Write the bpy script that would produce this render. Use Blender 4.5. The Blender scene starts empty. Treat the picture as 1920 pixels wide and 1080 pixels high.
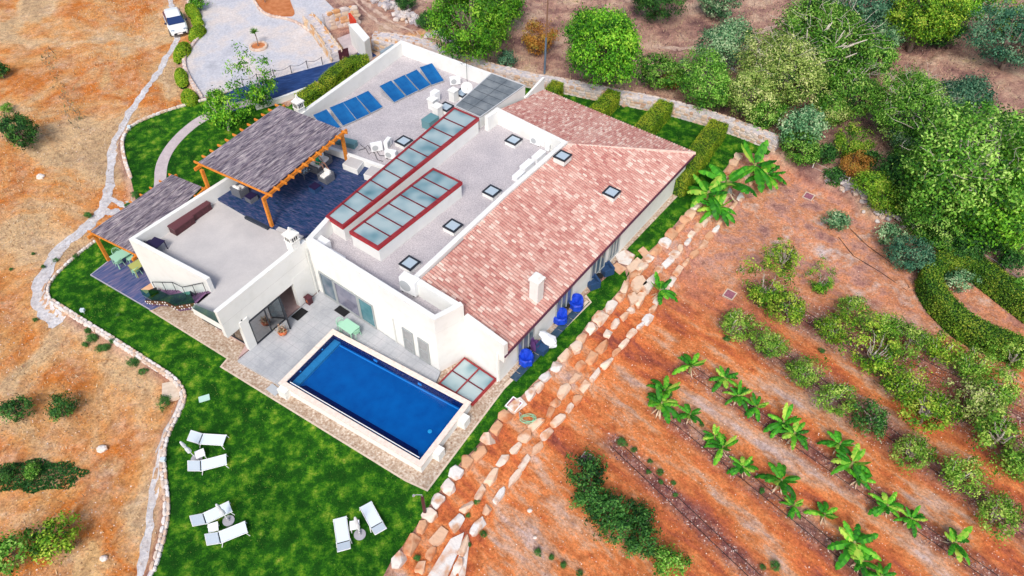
import bpy, math, random
import numpy as np
from mathutils import Vector, Matrix
random.seed(7); RNG = np.random.default_rng(7)
R = math.radians
scene = bpy.context.scene
COL = scene.collection

# ------------------------------------------------------------------ camera
F_PX, PITCH, ROLL, CAMH = 1400.0, R(47.37), R(0.7), 37.0
_c, _s = math.cos(PITCH), math.sin(PITCH)
FW = Vector((0, _c, -_s)); U0 = Vector((0, _s, _c)); R0 = Vector((1, 0, 0))
RT = R0*math.cos(ROLL) + U0*math.sin(ROLL); UP = -R0*math.sin(ROLL) + U0*math.cos(ROLL)
cam = bpy.data.cameras.new('camera'); cam_o = bpy.data.objects.new('camera', cam); COL.objects.link(cam_o)
cam.sensor_width = 36; cam.lens = 36*F_PX/1920; cam.clip_end = 2000; cam.clip_start = 0.5
m3 = Matrix((RT, UP, -FW)).transposed(); cam_o.matrix_world = Matrix.Translation((0, 0, CAMH)) @ m3.to_4x4()
scene.camera = cam_o
# ------------------------------------------------------------------ light
SUN_EL, SUN_AZ = R(48), R(-172)      # azimuth measured from +Y clockwise; soft sun behind the camera
world = bpy.data.worlds.new('World'); scene.world = world; world.use_nodes = True
nt = world.node_tree; bg = nt.nodes['Background']; sk = nt.nodes.new('ShaderNodeTexSky'); sk.sky_type = 'NISHITA'
sk.sun_disc = False; sk.sun_elevation = SUN_EL; sk.sun_rotation = SUN_AZ; sk.air_density = 1.0; sk.dust_density = 4.0; sk.ozone_density = 0.8
nt.links.new(sk.outputs[0], bg.inputs[0]); bg.inputs[1].default_value = 0.13
sl = bpy.data.lights.new('sun', 'SUN'); sl.energy = 1.9; sl.angle = R(16); sl.color = (1, 0.955, 0.90)
so = bpy.data.objects.new('sun', sl); COL.objects.link(so)
sd = Vector((math.sin(SUN_AZ)*math.cos(SUN_EL), math.cos(SUN_AZ)*math.cos(SUN_EL), math.sin(SUN_EL)))
so.rotation_euler = (-sd).to_track_quat('-Z', 'Y').to_euler()
vs = scene.view_settings; vs.view_transform = 'Standard'; vs.look = 'None'; vs.exposure = 0.38; vs.gamma = 1

# ------------------------------------------------------------------ survey helpers: a photo pixel to a point at height z
def A(px, py, z=0.0):
    d = FW*F_PX + RT*(px-960) + UP*(540-py); t = (z-CAMH)/d.z
    return Vector((d.x*t, d.y*t, z))
def ppm(p):
    return F_PX/((Vector(p)-Vector((0, 0, CAMH))).dot(FW))
def sstep(a, b, x):
    t = np.clip((x-a)/(b-a), 0, 1); return t*t*(3-2*t)
def poly2(pts, z=-0.25): return np.array([[*A(*p, z)[:2]] for p in pts])
def signed(poly, X, Y):
    """signed distance to an open polyline, positive on its right-hand side"""
    best = np.full(X.shape, 1e9); sg = np.ones(X.shape)
    for (x0, y0), (x1, y1) in zip(poly[:-1], poly[1:]):
        dx, dy = x1-x0, y1-y0; L2 = dx*dx+dy*dy
        t = np.clip(((X-x0)*dx+(Y-y0)*dy)/L2, 0, 1)
        d = np.hypot(X-x0-t*dx, Y-y0-t*dy); s = np.sign((X-x0)*dy-(Y-y0)*dx)
        k = d < best-1e-6; best = np.where(k, d, best); sg = np.where(k, s, sg)
    return best*sg
def dist(poly, X, Y): return np.abs(signed(poly, X, Y))

LEFTWALL = [(279,1080),(289,1061),(308,993),(313,945),(308,907),(303,849),(313,810),(337,767),(346,738),(327,709),(289,685),(226,644),(159,603),(94,562),(88,545),(96,524),(130,490),(164,462),(200,438),(255,378),(245,333),(233,300),(228,267),(233,250),(247,233),(290,214),(333,200),(387,185)]
COURTWALL = [(377,180),(353,143),(343,117),(347,97),(367,73),(382,50),(370,30),(352,0)]
ROW1 = [(728,1080),(745,1045),(768,1020),(790,985),(812,950),(830,925),(850,895),(872,868),(893,848),(915,822),(935,792),(962,768),(985,745),(1006,722),(1035,696),(1065,662),(1092,634),(1107,612),(1131,590),(1152,566),(1170,545),(1180,525),(1196,505),(1215,482),(1237,462),(1254,445),(1279,416),(1299,395),(1316,377),(1340,350),(1366,320),(1388,290)]
ROW2 = [(775,1085),(819,1013),(840,990),(864,965),(897,921),(919,891),(941,865),(960,843),(980,821),(1000,800),(1023,780),(1041,754),(1056,728),(1078,706),(1091,686),(1107,667),(1131,641),(1151,613),(1166,592),(1183,574),(1198,556),(1212,535),(1228,512),(1245,492),(1262,479),(1279,464),(1299,437),(1316,419),(1333,399),(1353,377),(1375,352),(1400,322)]
ROW3 = [(850,1090),(872,1010),(890,987),(912,958),(935,925),(964,891),(982,865),(1001,843),(1020,820),(1038,798),(1064,765),(1090,735),(1110,709),(1125,691),(1144,667),(1167,647),(1180,631),(1197,612),(1218,588),(1240,555),(1262,524),(1283,496),(1300,473),(1320,453),(1332,438),(1358,404),(1387,371),(1402,350),(1418,330)]
FENCE = [(1462,292),(1518,325),(1583,356),(1645,405),(1700,432),(1788,472),(1862,520),(1960,590)]
def ext(P, e0, e1):
    P = [np.array(p) for p in P]
    return np.array([P[0]+(P[0]-P[1])/np.linalg.norm(P[0]-P[1])*e0] + P + [P[-1]+(P[-1]-P[-2])/np.linalg.norm(P[-1]-P[-2])*e1])
PL = ext(poly2(LEFTWALL + COURTWALL), 80, 120)
PR = [ext(poly2(r + FENCE[:], -0.25-0.3*i), 80, 120) for i, r in enumerate((ROW1, ROW2, ROW3))]
def hgt(X, Y):
    X = np.asarray(X, float); Y = np.asarray(Y, float)
    sl_ = -signed(PL, X, Y)            # positive outside (left)
    z = np.full(X.shape, -0.262)
    z = z - 0.36*sstep(0.12, 0.5, sl_)
    out = sstep(0.3, 2.5, sl_)
    for i, p in enumerate(PR):
        s = signed(p, X, Y); z = z - 0.36*sstep(0.05, 0.42, s)
        if i == 2: out = np.maximum(out, sstep(0.6, 3, s))
    top = sstep(0, 3, Y-(60.5-0.0*X)) * (X > -7) + sstep(0, 3, Y-(57.0-0.33*(X-3))) * (X > 3)
    out = np.clip(out + top, 0, 1)
    z = z + out*(0.10*np.sin(X*0.55+1.3)*np.cos(Y*0.43) + 0.05*np.sin(X*1.7+Y*1.1) + 0.03*np.sin(X*3.1-Y*2.3))
    return z
def G(px, py, dz=0.0):
    z = -0.4
    for _ in range(7):
        p = A(px, py, z+dz); z = float(hgt(p.x, p.y))
    return Vector((*A(px, py, z+dz)[:2], z))
def ground_at(p): return float(hgt(p[0], p[1]))

# ------------------------------------------------------------------ materials
MATS = {}
def mat(name, cols, scale=2.0, rough=0.8, bump=0.0, bscale=30.0, attr=False, metal=0.0, stretch=(1, 1, 1), spec=0.3, detail=6.0, trans=0.0, lo=0.35, hi=0.65, objrand=0.0, rot=0.0, cols2=None, scale2=8.0, world=False):
    if name in MATS: return MATS[name]
    m = bpy.data.materials.new(name); m.use_nodes = True; n = m.node_tree.nodes; l = m.node_tree.links; b = n['Principled BSDF']
    b.inputs['Roughness'].default_value = rough; b.inputs['Metallic'].default_value = metal; b.inputs['Specular IOR Level'].default_value = spec
    tc = n.new('ShaderNodeTexCoord'); mp = n.new('ShaderNodeMapping'); mp.vector_type = 'TEXTURE'; mp.inputs['Scale'].default_value = tuple(1/q for q in stretch); mp.inputs['Rotation'].default_value = (0, 0, rot)
    l.new(tc.outputs['Object'], mp.inputs[0])
    def ramp(src, cs, lo_, hi_):
        r = n.new('ShaderNodeValToRGB'); e = r.color_ramp.elements
        k = len(cs)
        e[0].position = lo_; e[0].color = (*cs[0], 1); e[1].position = hi_; e[1].color = (*cs[-1], 1)
        for i in range(1, k-1):
            x = e.new(lo_+(hi_-lo_)*i/(k-1)); x.color = (*cs[i], 1)
        l.new(src, r.inputs[0]); return r.outputs[0]
    if len(cols) == 1: out = None; b.inputs['Base Color'].default_value = (*cols[0], 1)
    else:
        if attr:
            a = n.new('ShaderNodeAttribute'); a.attribute_name = 'v'; out = ramp(a.outputs['Fac'], cols, 0.0, 1.0)
        else:
            t = n.new('ShaderNodeTexNoise'); t.inputs['Scale'].default_value = scale; t.inputs['Detail'].default_value = detail; t.inputs['Roughness'].default_value = 0.6
            l.new(mp.outputs[0], t.inputs[0]); out = ramp(t.outputs['Fac'], cols, lo, hi)
        if cols2:
            t = n.new('ShaderNodeTexNoise'); t.inputs['Scale'].default_value = scale2; t.inputs['Detail'].default_value = 5
            l.new(mp.outputs[0], t.inputs[0]); o2 = ramp(t.outputs['Fac'], cols2, 0.35, 0.65)
            mx = n.new('ShaderNodeMix'); mx.data_type = 'RGBA'; mx.blend_type = 'MULTIPLY'; mx.inputs[0].default_value = 1
            l.new(out, mx.inputs[6]); l.new(o2, mx.inputs[7]); out = mx.outputs[2]
        if objrand:
            oi = n.new('ShaderNodeObjectInfo'); hs = n.new('ShaderNodeHueSaturation'); mr = n.new('ShaderNodeMapRange')
            mr.inputs[3].default_value = 1-objrand; mr.inputs[4].default_value = 1+objrand; l.new(oi.outputs['Random'], mr.inputs[0]); l.new(mr.outputs[0], hs.inputs['Value'])
            l.new(out, hs.inputs['Color']); out = hs.outputs[0]
        l.new(out, b.inputs['Base Color'])
    if bump:
        t = n.new('ShaderNodeTexNoise'); t.inputs['Scale'].default_value = bscale; t.inputs['Detail'].default_value = 4; l.new(mp.outputs[0], t.inputs[0])
        bp = n.new('ShaderNodeBump'); bp.inputs['Strength'].default_value = bump; bp.inputs['Distance'].default_value = 0.05; l.new(t.outputs['Fac'], bp.inputs['Height']); l.new(bp.outputs[0], b.inputs['Normal'])
    if trans:
        tr = n.new('ShaderNodeBsdfTranslucent'); ms = n.new('ShaderNodeMixShader'); ms.inputs[0].default_value = trans
        if out: l.new(out, tr.inputs[0])
        else: tr.inputs[0].default_value = (*cols[0], 1)
        l.new(b.outputs[0], ms.inputs[1]); l.new(tr.outputs[0], ms.inputs[2]); l.new(ms.outputs[0], n['Material Output'].inputs[0])
    MATS[name] = m; return m
def glassmat(name, tint, refl=0.25, rough=0.02, alpha=0.7):
    if name in MATS: return MATS[name]
    m = bpy.data.materials.new(name); m.use_nodes = True; n = m.node_tree.nodes; l = m.node_tree.links; n.remove(n['Principled BSDF'])
    t = n.new('ShaderNodeBsdfTransparent'); t.inputs[0].default_value = (*tint, 1); g = n.new('ShaderNodeBsdfGlossy'); g.inputs['Roughness'].default_value = rough
    fr = n.new('ShaderNodeFresnel'); fr.inputs[0].default_value = 1.45; ad = n.new('ShaderNodeMath'); ad.operation = 'ADD'; ad.inputs[1].default_value = refl; ad.use_clamp = True; l.new(fr.outputs[0], ad.inputs[0])
    ms = n.new('ShaderNodeMixShader'); l.new(ad.outputs[0], ms.inputs[0]); l.new(t.outputs[0], ms.inputs[1]); l.new(g.outputs[0], ms.inputs[2])
    l.new(ms.outputs[0], n['Material Output'].inputs[0]); MATS[name] = m; return m

M_white = mat('white_render', [(.72,.735,.725),(.775,.785,.765)], scale=.5, rough=.85, bump=.1, bscale=60, cols2=[(.955,.955,.945),(1,1,1),(1,1,1)], scale2=1.6)
M_whitem = mat('white_metal', [(.82,.84,.85)], rough=.4)
M_fabric = mat('pale_blue_mesh', [(.62,.72,.80),(.72,.80,.86)], scale=30, rough=.6)
M_roofgravel = mat('roof_gravel', [(.33,.31,.34),(.50,.47,.49),(.66,.63,.64)], scale=12, rough=.95, bump=.5, bscale=40, cols2=[(.86,.86,.88),(1,1,1)], scale2=.6, lo=.3, hi=.7)
M_beige = mat('beige_floor', [(.46,.45,.455),(.55,.535,.53)], scale=.5, rough=.9, bump=.1, cols2=[(.93,.93,.93),(1,1,1)], scale2=14)
M_deck = mat('blue_black_deck', [(.002,.010,.03),(.006,.035,.10),(.025,.05,.14),(.07,.07,.155),(.13,.16,.22)], scale=2.6, rough=.55, bump=.4, bscale=6, stretch=(.9,5,1), rot=R(-28), lo=.3, hi=.72)
M_deck2 = mat('weathered_blue_deck', [(.02,.04,.12),(.06,.09,.22),(.13,.12,.23),(.22,.20,.30)], scale=1.6, rough=.6, bump=.3, bscale=6, stretch=(.6,4,1), rot=R(52), lo=.3, hi=.7)
M_strip = mat('blue_slab_ramp', [(.008,.02,.08),(.015,.05,.18),(.10,.15,.30)], scale=1.6, rough=.5, bump=.2, bscale=8, stretch=(.6,4,1), rot=R(20), lo=.3, hi=.8)
M_reed = mat('reed_mat', [(.035,.03,.055),(.12,.10,.135),(.24,.21,.24),(.37,.33,.34),(.62,.58,.57)], scale=1.9, rough=.9, bump=.8, bscale=6, stretch=(1.0,6,1), rot=R(58), lo=.3, hi=.72, detail=12, cols2=[(.62,.60,.66),(1,1,1),(1.2,1.15,1.15)], scale2=.8)
M_orange = mat('orange_timber', [(.55,.17,.015),(.72,.27,.04)], scale=3, rough=.6, stretch=(1,1,4), bump=.2)
M_red = mat('red_frame_paint', [(.33,.012,.02),(.42,.02,.03)], scale=3, rough=.4)
M_redo = mat('maroon_bars', [(.13,.008,.02)], rough=.4)
M_sky = mat('skylight_pane', [(.05,.15,.18),(.16,.28,.32),(.28,.39,.42),(.35,.45,.47)], scale=.35, rough=.08, spec=.8, detail=2, lo=.36, hi=.58)
M_pane = mat('dark_window_pane', [(.05,.10,.14),(.12,.17,.22),(.2,.22,.28)], scale=.7, rough=.05, spec=.9, detail=2)
M_vpane = mat('roof_window_pane', [(.42,.52,.60)], rough=.05, spec=1)
M_frame = mat('dark_frame', [(.025,.03,.04)], rough=.4)
M_gframe = mat('grey_frame', [(.30,.33,.34)], rough=.4)
M_greydoor = mat('grey_door_panel', [(.28,.29,.30),(.34,.35,.36)], scale=4, rough=.5)
M_grey = mat('grey_membrane', [(.12,.145,.17),(.17,.20,.225),(.23,.26,.28)], scale=.9, rough=.85, bump=.1, cols2=[(.85,.85,.85),(1,1,1)], scale2=20)
M_tile = mat('clay_tile', [(.38,.15,.135),(.46,.22,.19),(.52,.29,.25),(.58,.37,.32),(.67,.51,.45)], attr=True, rough=.85, bump=.2, bscale=30)
M_ridge = mat('ridge_tile', [(.62,.40,.34),(.75,.56,.48)], scale=3, rough=.85)
M_under = mat('tile_bed', [(.32,.12,.11)], rough=.9)
M_terrace = mat('terrace_slabs', [(.33,.35,.38),(.41,.43,.455),(.47,.48,.50)], scale=.7, rough=.7, cols2=[(.90,.90,.92),(1,1,1)], scale2=9)
M_coping = mat('pool_coping', [(.68,.57,.50),(.78,.69,.62)], scale=5, rough=.8)
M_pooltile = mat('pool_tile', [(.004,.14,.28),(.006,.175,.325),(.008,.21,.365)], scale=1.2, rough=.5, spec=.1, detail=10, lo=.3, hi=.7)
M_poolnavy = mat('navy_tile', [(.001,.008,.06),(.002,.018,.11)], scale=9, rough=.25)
M_poolline = mat('pale_pool_line', [(.25,.50,.70)], rough=.4)
M_solar = mat('solar_collector', [(.004,.075,.25),(.010,.13,.36)], scale=1.2, rough=.18, spec=.6)
M_alu = mat('aluminium', [(.55,.58,.60)], rough=.35, metal=.6)
M_pebble = mat('apron_pebbles', [(.22,.13,.09),(.42,.31,.23),(.52,.43,.35),(.72,.66,.58)], scale=7, rough=.9, bump=.8, bscale=9, lo=.3, hi=.68, cols2=[(.8,.76,.72),(1,1,1)], scale2=.9)
M_kerb = mat('tan_kerb', [(.55,.44,.34),(.66,.56,.46)], scale=4, rough=.9)
M_court = mat('court_gravel', [(.44,.45,.50),(.56,.57,.62),(.66,.60,.57),(.72,.70,.71)], scale=.28, rough=.95, bump=.6, bscale=14, detail=10, lo=.3, hi=.72, cols2=[(.78,.79,.82),(1,1,1)], scale2=6)
M_whitegravel = mat('white_gravel', [(.46,.46,.50),(.70,.70,.72)], scale=5, rough=.95, bump=.8, bscale=16, cols2=[(.85,.8,.76),(1,1,1)], scale2=1.5)
M_path = mat('paved_path', [(.48,.42,.44),(.58,.51,.52)], scale=2, rough=.9, cols2=[(.86,.84,.84),(1,1,1)], scale2=12)
M_stone = mat('boulder_stone', [(.60,.34,.20),(.70,.53,.40),(.72,.63,.55),(.68,.66,.64)], attr=True, rough=.95, bump=1.0, bscale=5, cols2=[(.80,.50,.34),(1,1,1),(1,1,1)], scale2=1.3)
M_greystone = mat('grey_stone', [(.36,.34,.37),(.52,.49,.50),(.64,.60,.58),(.66,.48,.34)], attr=True, rough=.95, bump=.8, bscale=5, cols2=[(.8,.78,.8),(1,1,1)], scale2=3)
M_mortar = mat('wall_top_mortar', [(.40,.37,.40),(.54,.51,.54),(.66,.60,.58)], scale=3, rough=.95, bump=.8, bscale=9)
M_trunk = mat('bark', [(.16,.12,.10),(.30,.25,.22)], scale=6, rough=.9, bump=.5)
M_paletrunk = mat('pale_bark', [(.40,.36,.32),(.58,.54,.48)], scale=6, rough=.9)
M_rattan = mat('grey_rattan', [(.09,.10,.12),(.17,.18,.21)], scale=25, rough=.7)
M_cush = mat('white_cushion', [(.80,.80,.78)], rough=.9)
M_brown = mat('brown_box', [(.05,.015,.02),(.10,.03,.04)], scale=4, rough=.5)
M_indigo = mat('dark_indigo_plastic', [(.018,.012,.05)], rough=.45)
M_mint = mat('mint_plastic', [(.33,.60,.44)], rough=.5)
M_yellow = mat('pale_olive_plastic', [(.42,.45,.14)], rough=.5)
M_bluecover = mat('blue_cover', [(.005,.035,.42),(.012,.07,.62)], scale=3, rough=.45, bump=.6, bscale=5)
M_bluerattan = mat('blue_grey_rattan', [(.012,.04,.11),(.03,.08,.19)], scale=20, rough=.6)
M_black = mat('black', [(.012,.012,.014)], rough=.7)
M_purple = mat('purple_cloth', [(.10,.04,.16)], rough=.8)
M_terra = mat('terracotta', [(.50,.13,.05)], rough=.7)
M_teal = mat('teal_grey', [(.12,.26,.29)], rough=.4)
M_slab = mat('dark_blue_slab', [(.02,.05,.09),(.05,.09,.14)], scale=3, rough=.5)
M_grate = mat('maroon_grate', [(.22,.07,.11),(.34,.14,.18)], scale=9, rough=.7)
M_purpletread = mat('stair_tread', [(.12,.05,.13),(.22,.13,.22)], scale=3, rough=.7)
M_soil = mat('brown_soil', [(.16,.09,.06),(.26,.15,.09)], scale=3, rough=.95)
M_redsoil = mat('red_soil', [(.42,.13,.04),(.55,.22,.09)], scale=2, rough=.95, bump=.5)
def leafmat(name, cols, tr=.25): return mat(name, cols, attr=True, rough=.6, trans=tr, objrand=.14, spec=.25)
L_bright = leafmat('leaf_bright', [(.008,.06,.006),(.06,.25,.012),(.16,.46,.02),(.38,.66,.06)])
L_mid = leafmat('leaf_mid', [(.004,.035,.006),(.05,.20,.015),(.18,.44,.045),(.44,.66,.16)])
L_dark = leafmat('leaf_dark', [(.004,.03,.008),(.018,.09,.018),(.05,.19,.03),(.13,.32,.06)])
L_olive = leafmat('leaf_olive', [(.01,.06,.02),(.08,.24,.10),(.24,.44,.21),(.52,.66,.40)])
L_pale = leafmat('leaf_pale', [(.012,.06,.008),(.16,.30,.04),(.42,.54,.14),(.70,.72,.34)])
L_citrus = leafmat('leaf_citrus', [(.01,.06,.005),(.09,.26,.012),(.26,.46,.03),(.52,.62,.09)])
L_hedge = leafmat('leaf_hedge', [(.02,.09,.006),(.12,.28,.012),(.30,.45,.02),(.55,.52,.05)])
L_banana = leafmat('leaf_banana', [(.010,.11,.008),(.04,.28,.015),(.13,.50,.025),(.50,.68,.10)], .3)
L_orange = leafmat('leaf_orange', [(.20,.08,.02),(.42,.18,.03),(.55,.30,.06),(.40,.34,.06)])
L_bluegreen = leafmat('leaf_blue_green', [(.006,.04,.025),(.03,.13,.075),(.09,.24,.13),(.22,.38,.22)])
L_orch = leafmat('leaf_orchard', [(.02,.10,.01),(.10,.27,.02),(.24,.46,.05),(.50,.64,.14)])
L_weed = leafmat('leaf_weed', [(.02,.09,.02),(.06,.20,.04),(.12,.30,.06)])
M_hedgecore = mat('hedge_core', [(.012,.045,.008)], rough=1)

# ------------------------------------------------------------------ mesh builder
class MB:
    def __init__(s): s.v = []; s.f = []; s.a = []
    def add(s, vs, fs, val=.5):
        o = len(s.v); s.v += [tuple(p) for p in vs]; s.f += [tuple(i+o for i in f) for f in fs]; s.a += [val]*len(fs); return s
    def prism(s, bot, top, cap=True, capb=False, val=.5):
        n = len(bot); fs = [(i, (i+1) % n, n+(i+1) % n, n+i) for i in range(n)]
        if cap: fs.append(tuple(range(n, 2*n)))
        if capb: fs.append(tuple(range(n-1, -1, -1)))
        return s.add(list(bot)+list(top), fs, val)
    def box(s, c, d, rz=0, val=.5, taper=1.0):
        cx, cy, cz = c; hx, hy, hz = d[0]/2, d[1]/2, d[2]/2; co, si = math.cos(rz), math.sin(rz)
        P = []
        for z, t in ((-hz, 1), (hz, taper)):
            for x, y in ((-hx,-hy),(hx,-hy),(hx,hy),(-hx,hy)):
                x *= t; y *= t; P.append((cx+x*co-y*si, cy+x*si+y*co, cz+z))
        return s.add(P, [(0,3,2,1),(4,5,6,7),(0,1,5,4),(1,2,6,5),(2,3,7,6),(3,0,4,7)], val)
    def beam(s, a, b, w, h, val=.5):
        a, b = Vector(a), Vector(b); d = (b-a).normalized(); up = Vector((0, 0, 1)) if abs(d.z) < .9 else Vector((0, 1, 0))
        sd_ = d.cross(up).normalized()*w/2; u = sd_.cross(d).normalized()*h/2
        P = [a-sd_-u, a+sd_-u, a+sd_+u, a-sd_+u, b-sd_-u, b+sd_-u, b+sd_+u, b-sd_+u]
        return s.add(P, [(0,1,2,3),(7,6,5,4),(0,4,5,1),(1,5,6,2),(2,6,7,3),(3,7,4,0)], val)
    def tube(s, pts, rad, n=8, caps=True, val=.5):
        pts = [Vector(p) for p in pts]; rs = rad if hasattr(rad, '__len__') else [rad]*len(pts); o = []
        for i, p in enumerate(pts):
            d = (pts[min(i+1, len(pts)-1)]-pts[max(i-1, 0)]).normalized(); up = Vector((0, 0, 1)) if abs(d.z) < .9 else Vector((1, 0, 0))
            x = d.cross(up).normalized(); y = x.cross(d).normalized()
            o += [p+x*math.cos(2*math.pi*k/n)*rs[i]+y*math.sin(2*math.pi*k/n)*rs[i] for k in range(n)]
        fs = [(i*n+k, i*n+(k+1) % n, (i+1)*n+(k+1) % n, (i+1)*n+k) for i in range(len(pts)-1) for k in range(n)]
        if caps: fs += [tuple(range(n-1, -1, -1)), tuple(range((len(pts)-1)*n, len(pts)*n))]
        return s.add(o, fs, val)
    def lathe(s, c, prof, n=16, val=.5, sq=False):
        c = Vector(c); return s.tube([c+Vector((0, 0, z)) for r, z in prof], [r for r, z in prof], n, val=val)
    def strip(s, pts, wl, wr, z0, z1, closed=False, val=.5):
        """mitred wall along 2D pts; wl/wr widths to its left/right; z1 scalar or list"""
        P = [Vector((p[0], p[1])) for p in pts]; n = len(P); L = []; Q = []
        for i in range(n):
            a = P[i-1] if (i > 0 or closed) else None; b = P[(i+1) % n] if (i < n-1 or closed) else None
            d1 = (P[i]-a).normalized() if a is not None else (b-P[i]).normalized(); d2 = (b-P[i]).normalized() if b is not None else d1
            n1 = Vector((-d1.y, d1.x)); n2 = Vector((-d2.y, d2.x)); m = (n1+n2).normalized(); k = 1/max(.35, m.dot(n1))
            L.append(P[i]+m*wl*k); Q.append(P[i]-m*wr*k)
        zt = z1 if hasattr(z1, '__len__') else [z1]*n; zb = z0 if hasattr(z0, '__len__') else [z0]*n
        vs_ = [];  fs = []
        for i in range(n): vs_ += [(L[i].x, L[i].y, zb[i]), (L[i].x, L[i].y, zt[i]), (Q[i].x, Q[i].y, zt[i]), (Q[i].x, Q[i].y, zb[i])]
        for i in range(n if closed else n-1):
            j = (i+1) % n
            for k in range(3): fs.append((4*i+k, 4*i+k+1, 4*j+k+1, 4*j+k))
        if not closed: fs += [(3,2,1,0), (4*n-4, 4*n-3, 4*n-2, 4*n-1)]
        return s.add(vs_, fs, val)
    def blob(s, c, r, n=7, m=5, jit=.18, val=.5, rz=0, rnd=random, sq=.0):
        cx, cy, cz = c; P = []; co, si = math.cos(rz), math.sin(rz)
        for i in range(m+1):
            th = math.pi*i/m
            for k in range(n):
                ph = 2*math.pi*(k+.5*(i % 2)*0)/n; j = 1+rnd.uniform(-jit, jit)
                x = math.sin(th)*math.cos(ph); y = math.sin(th)*math.sin(ph); z = math.cos(th)
                if sq:
                    e = 1-sq; x = math.copysign(abs(x)**e, x); y = math.copysign(abs(y)**e, y); z = math.copysign(abs(z)**e, z)
                x *= r[0]*j; y *= r[1]*j; z *= r[2]*(1+(j-1)*.5)
                if i in (0, m): x *= 1; 
                P.append((cx+x*co-y*si, cy+x*si+y*co, cz+z))
        fs = [(i*n+k, (i+1)*n+k, (i+1)*n+(k+1) % n, i*n+(k+1) % n) for i in range(m) for k in range(n)]
        return s.add(P, fs, val)
    def build(s, name, m, parent=None, world=True, smooth=False):
        org = Vector((0, 0, 0))
        if parent is not None:
            if world:
                q = parent; 
                while q is not None: org += q.location; q = q.parent
        elif world:
            a = np.array(s.v); org = Vector(((a[:,0].min()+a[:,0].max())/2, (a[:,1].min()+a[:,1].max())/2, a[:,2].min()))
        me = bpy.data.meshes.new(name); me.from_pydata([(x-org.x, y-org.y, z-org.z) for x, y, z in s.v], [], s.f)
        at = me.attributes.new('v', 'FLOAT', 'FACE'); at.data.foreach_set('value', [float(q) for q in s.a])
        if smooth: me.polygons.foreach_set('use_smooth', [True]*len(me.polygons))
        me.materials.append(m); me.validate(); me.update()
        o = bpy.data.objects.new(name, me); COL.objects.link(o)
        if parent is not None: o.parent = parent
        elif world: o.location = org
        return o
def tag(o, label=None, cat=None, group=None, kind=None):
    if label: o['label'] = label
    if cat: o['category'] = cat
    if group: o['group'] = group
    if kind: o['kind'] = kind
    return o
def thing(name, label, cat, loc, rz=0, group=None):
    o = bpy.data.objects.new(name, None); COL.objects.link(o); o.location = loc; o.rotation_euler = (0, 0, rz); o.empty_display_size = .3
    return tag(o, label, cat, group)
def dup(root, loc, rz=0, label=None, sc=1.0, name=None):
    r = root.copy(); COL.objects.link(r); r.location = loc; r.rotation_euler = (0, 0, rz); r.scale = (sc, sc, sc) if not hasattr(sc, '__len__') else sc
    if label: r['label'] = label
    for ch in root.children:
        c = ch.copy(); COL.objects.link(c); c.parent = r
        for g in ch.children: d = g.copy(); COL.objects.link(d); d.parent = c
    return r
def npmesh(name, verts, nper, vals, m, parent=None, loc=None):
    """verts (K*nper,3): K separate faces of nper corners"""
    K = len(verts)//nper; me = bpy.data.meshes.new(name); me.vertices.add(len(verts)); me.vertices.foreach_set('co', np.ascontiguousarray(verts, dtype=np.float32).ravel())
    me.loops.add(K*nper); me.loops.foreach_set('vertex_index', np.arange(K*nper, dtype=np.int32)); me.polygons.add(K)
    me.polygons.foreach_set('loop_start', np.arange(0, K*nper, nper, dtype=np.int32))
    try: me.polygons.foreach_set('loop_total', np.full(K, nper, dtype=np.int32))
    except Exception: pass
    me.update(calc_edges=True)
    at = me.attributes.new('v', 'FLOAT', 'FACE'); at.data.foreach_set('value', np.clip(vals, 0, 1).astype(np.float32)); me.materials.append(m)
    o = bpy.data.objects.new(name, me); COL.objects.link(o)
    if parent is not None: o.parent = parent
    if loc is not None: o.location = loc
    return o
def sheet(name, pts, z, m, kind='structure', parent=None, thick=.1):
    b = MB(); b.prism([(p[0], p[1], z-thick) for p in pts], [(p[0], p[1], z) for p in pts])
    o = b.build(name, m, parent)
    if kind and parent is None: o['kind'] = kind
    return o
def AP(pts, z): return [A(*p, z) for p in pts]
def densify(P, step):
    P = [np.array(p, float) for p in P]; out = [P[0]]
    for a, b in zip(P[:-1], P[1:]):
        k = max(1, int(np.linalg.norm(b-a)/step)); out += [a+(b-a)*(i+1)/k for i in range(k)]
    return out
def smooth(P, it=2):
    P = [np.array(p, float) for p in P]
    for _ in range(it):
        Q = [P[0]]
        for a, b in zip(P[:-1], P[1:]): Q += [a*.75+b*.25, a*.25+b*.75]
        P = Q+[P[-1]]
    return P
def inpoly(X, Y, poly):
    c = np.zeros(X.shape, bool); n = len(poly)
    for i in range(n):
        x0, y0 = poly[i][:2]; x1, y1 = poly[(i+1) % n][:2]
        with np.errstate(divide='ignore', invalid='ignore'):
            k = ((y0 > Y) != (y1 > Y)) & (X < (x1-x0)*(Y-y0)/(y1-y0+1e-12)+x0)
        c ^= k
    return c

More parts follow.
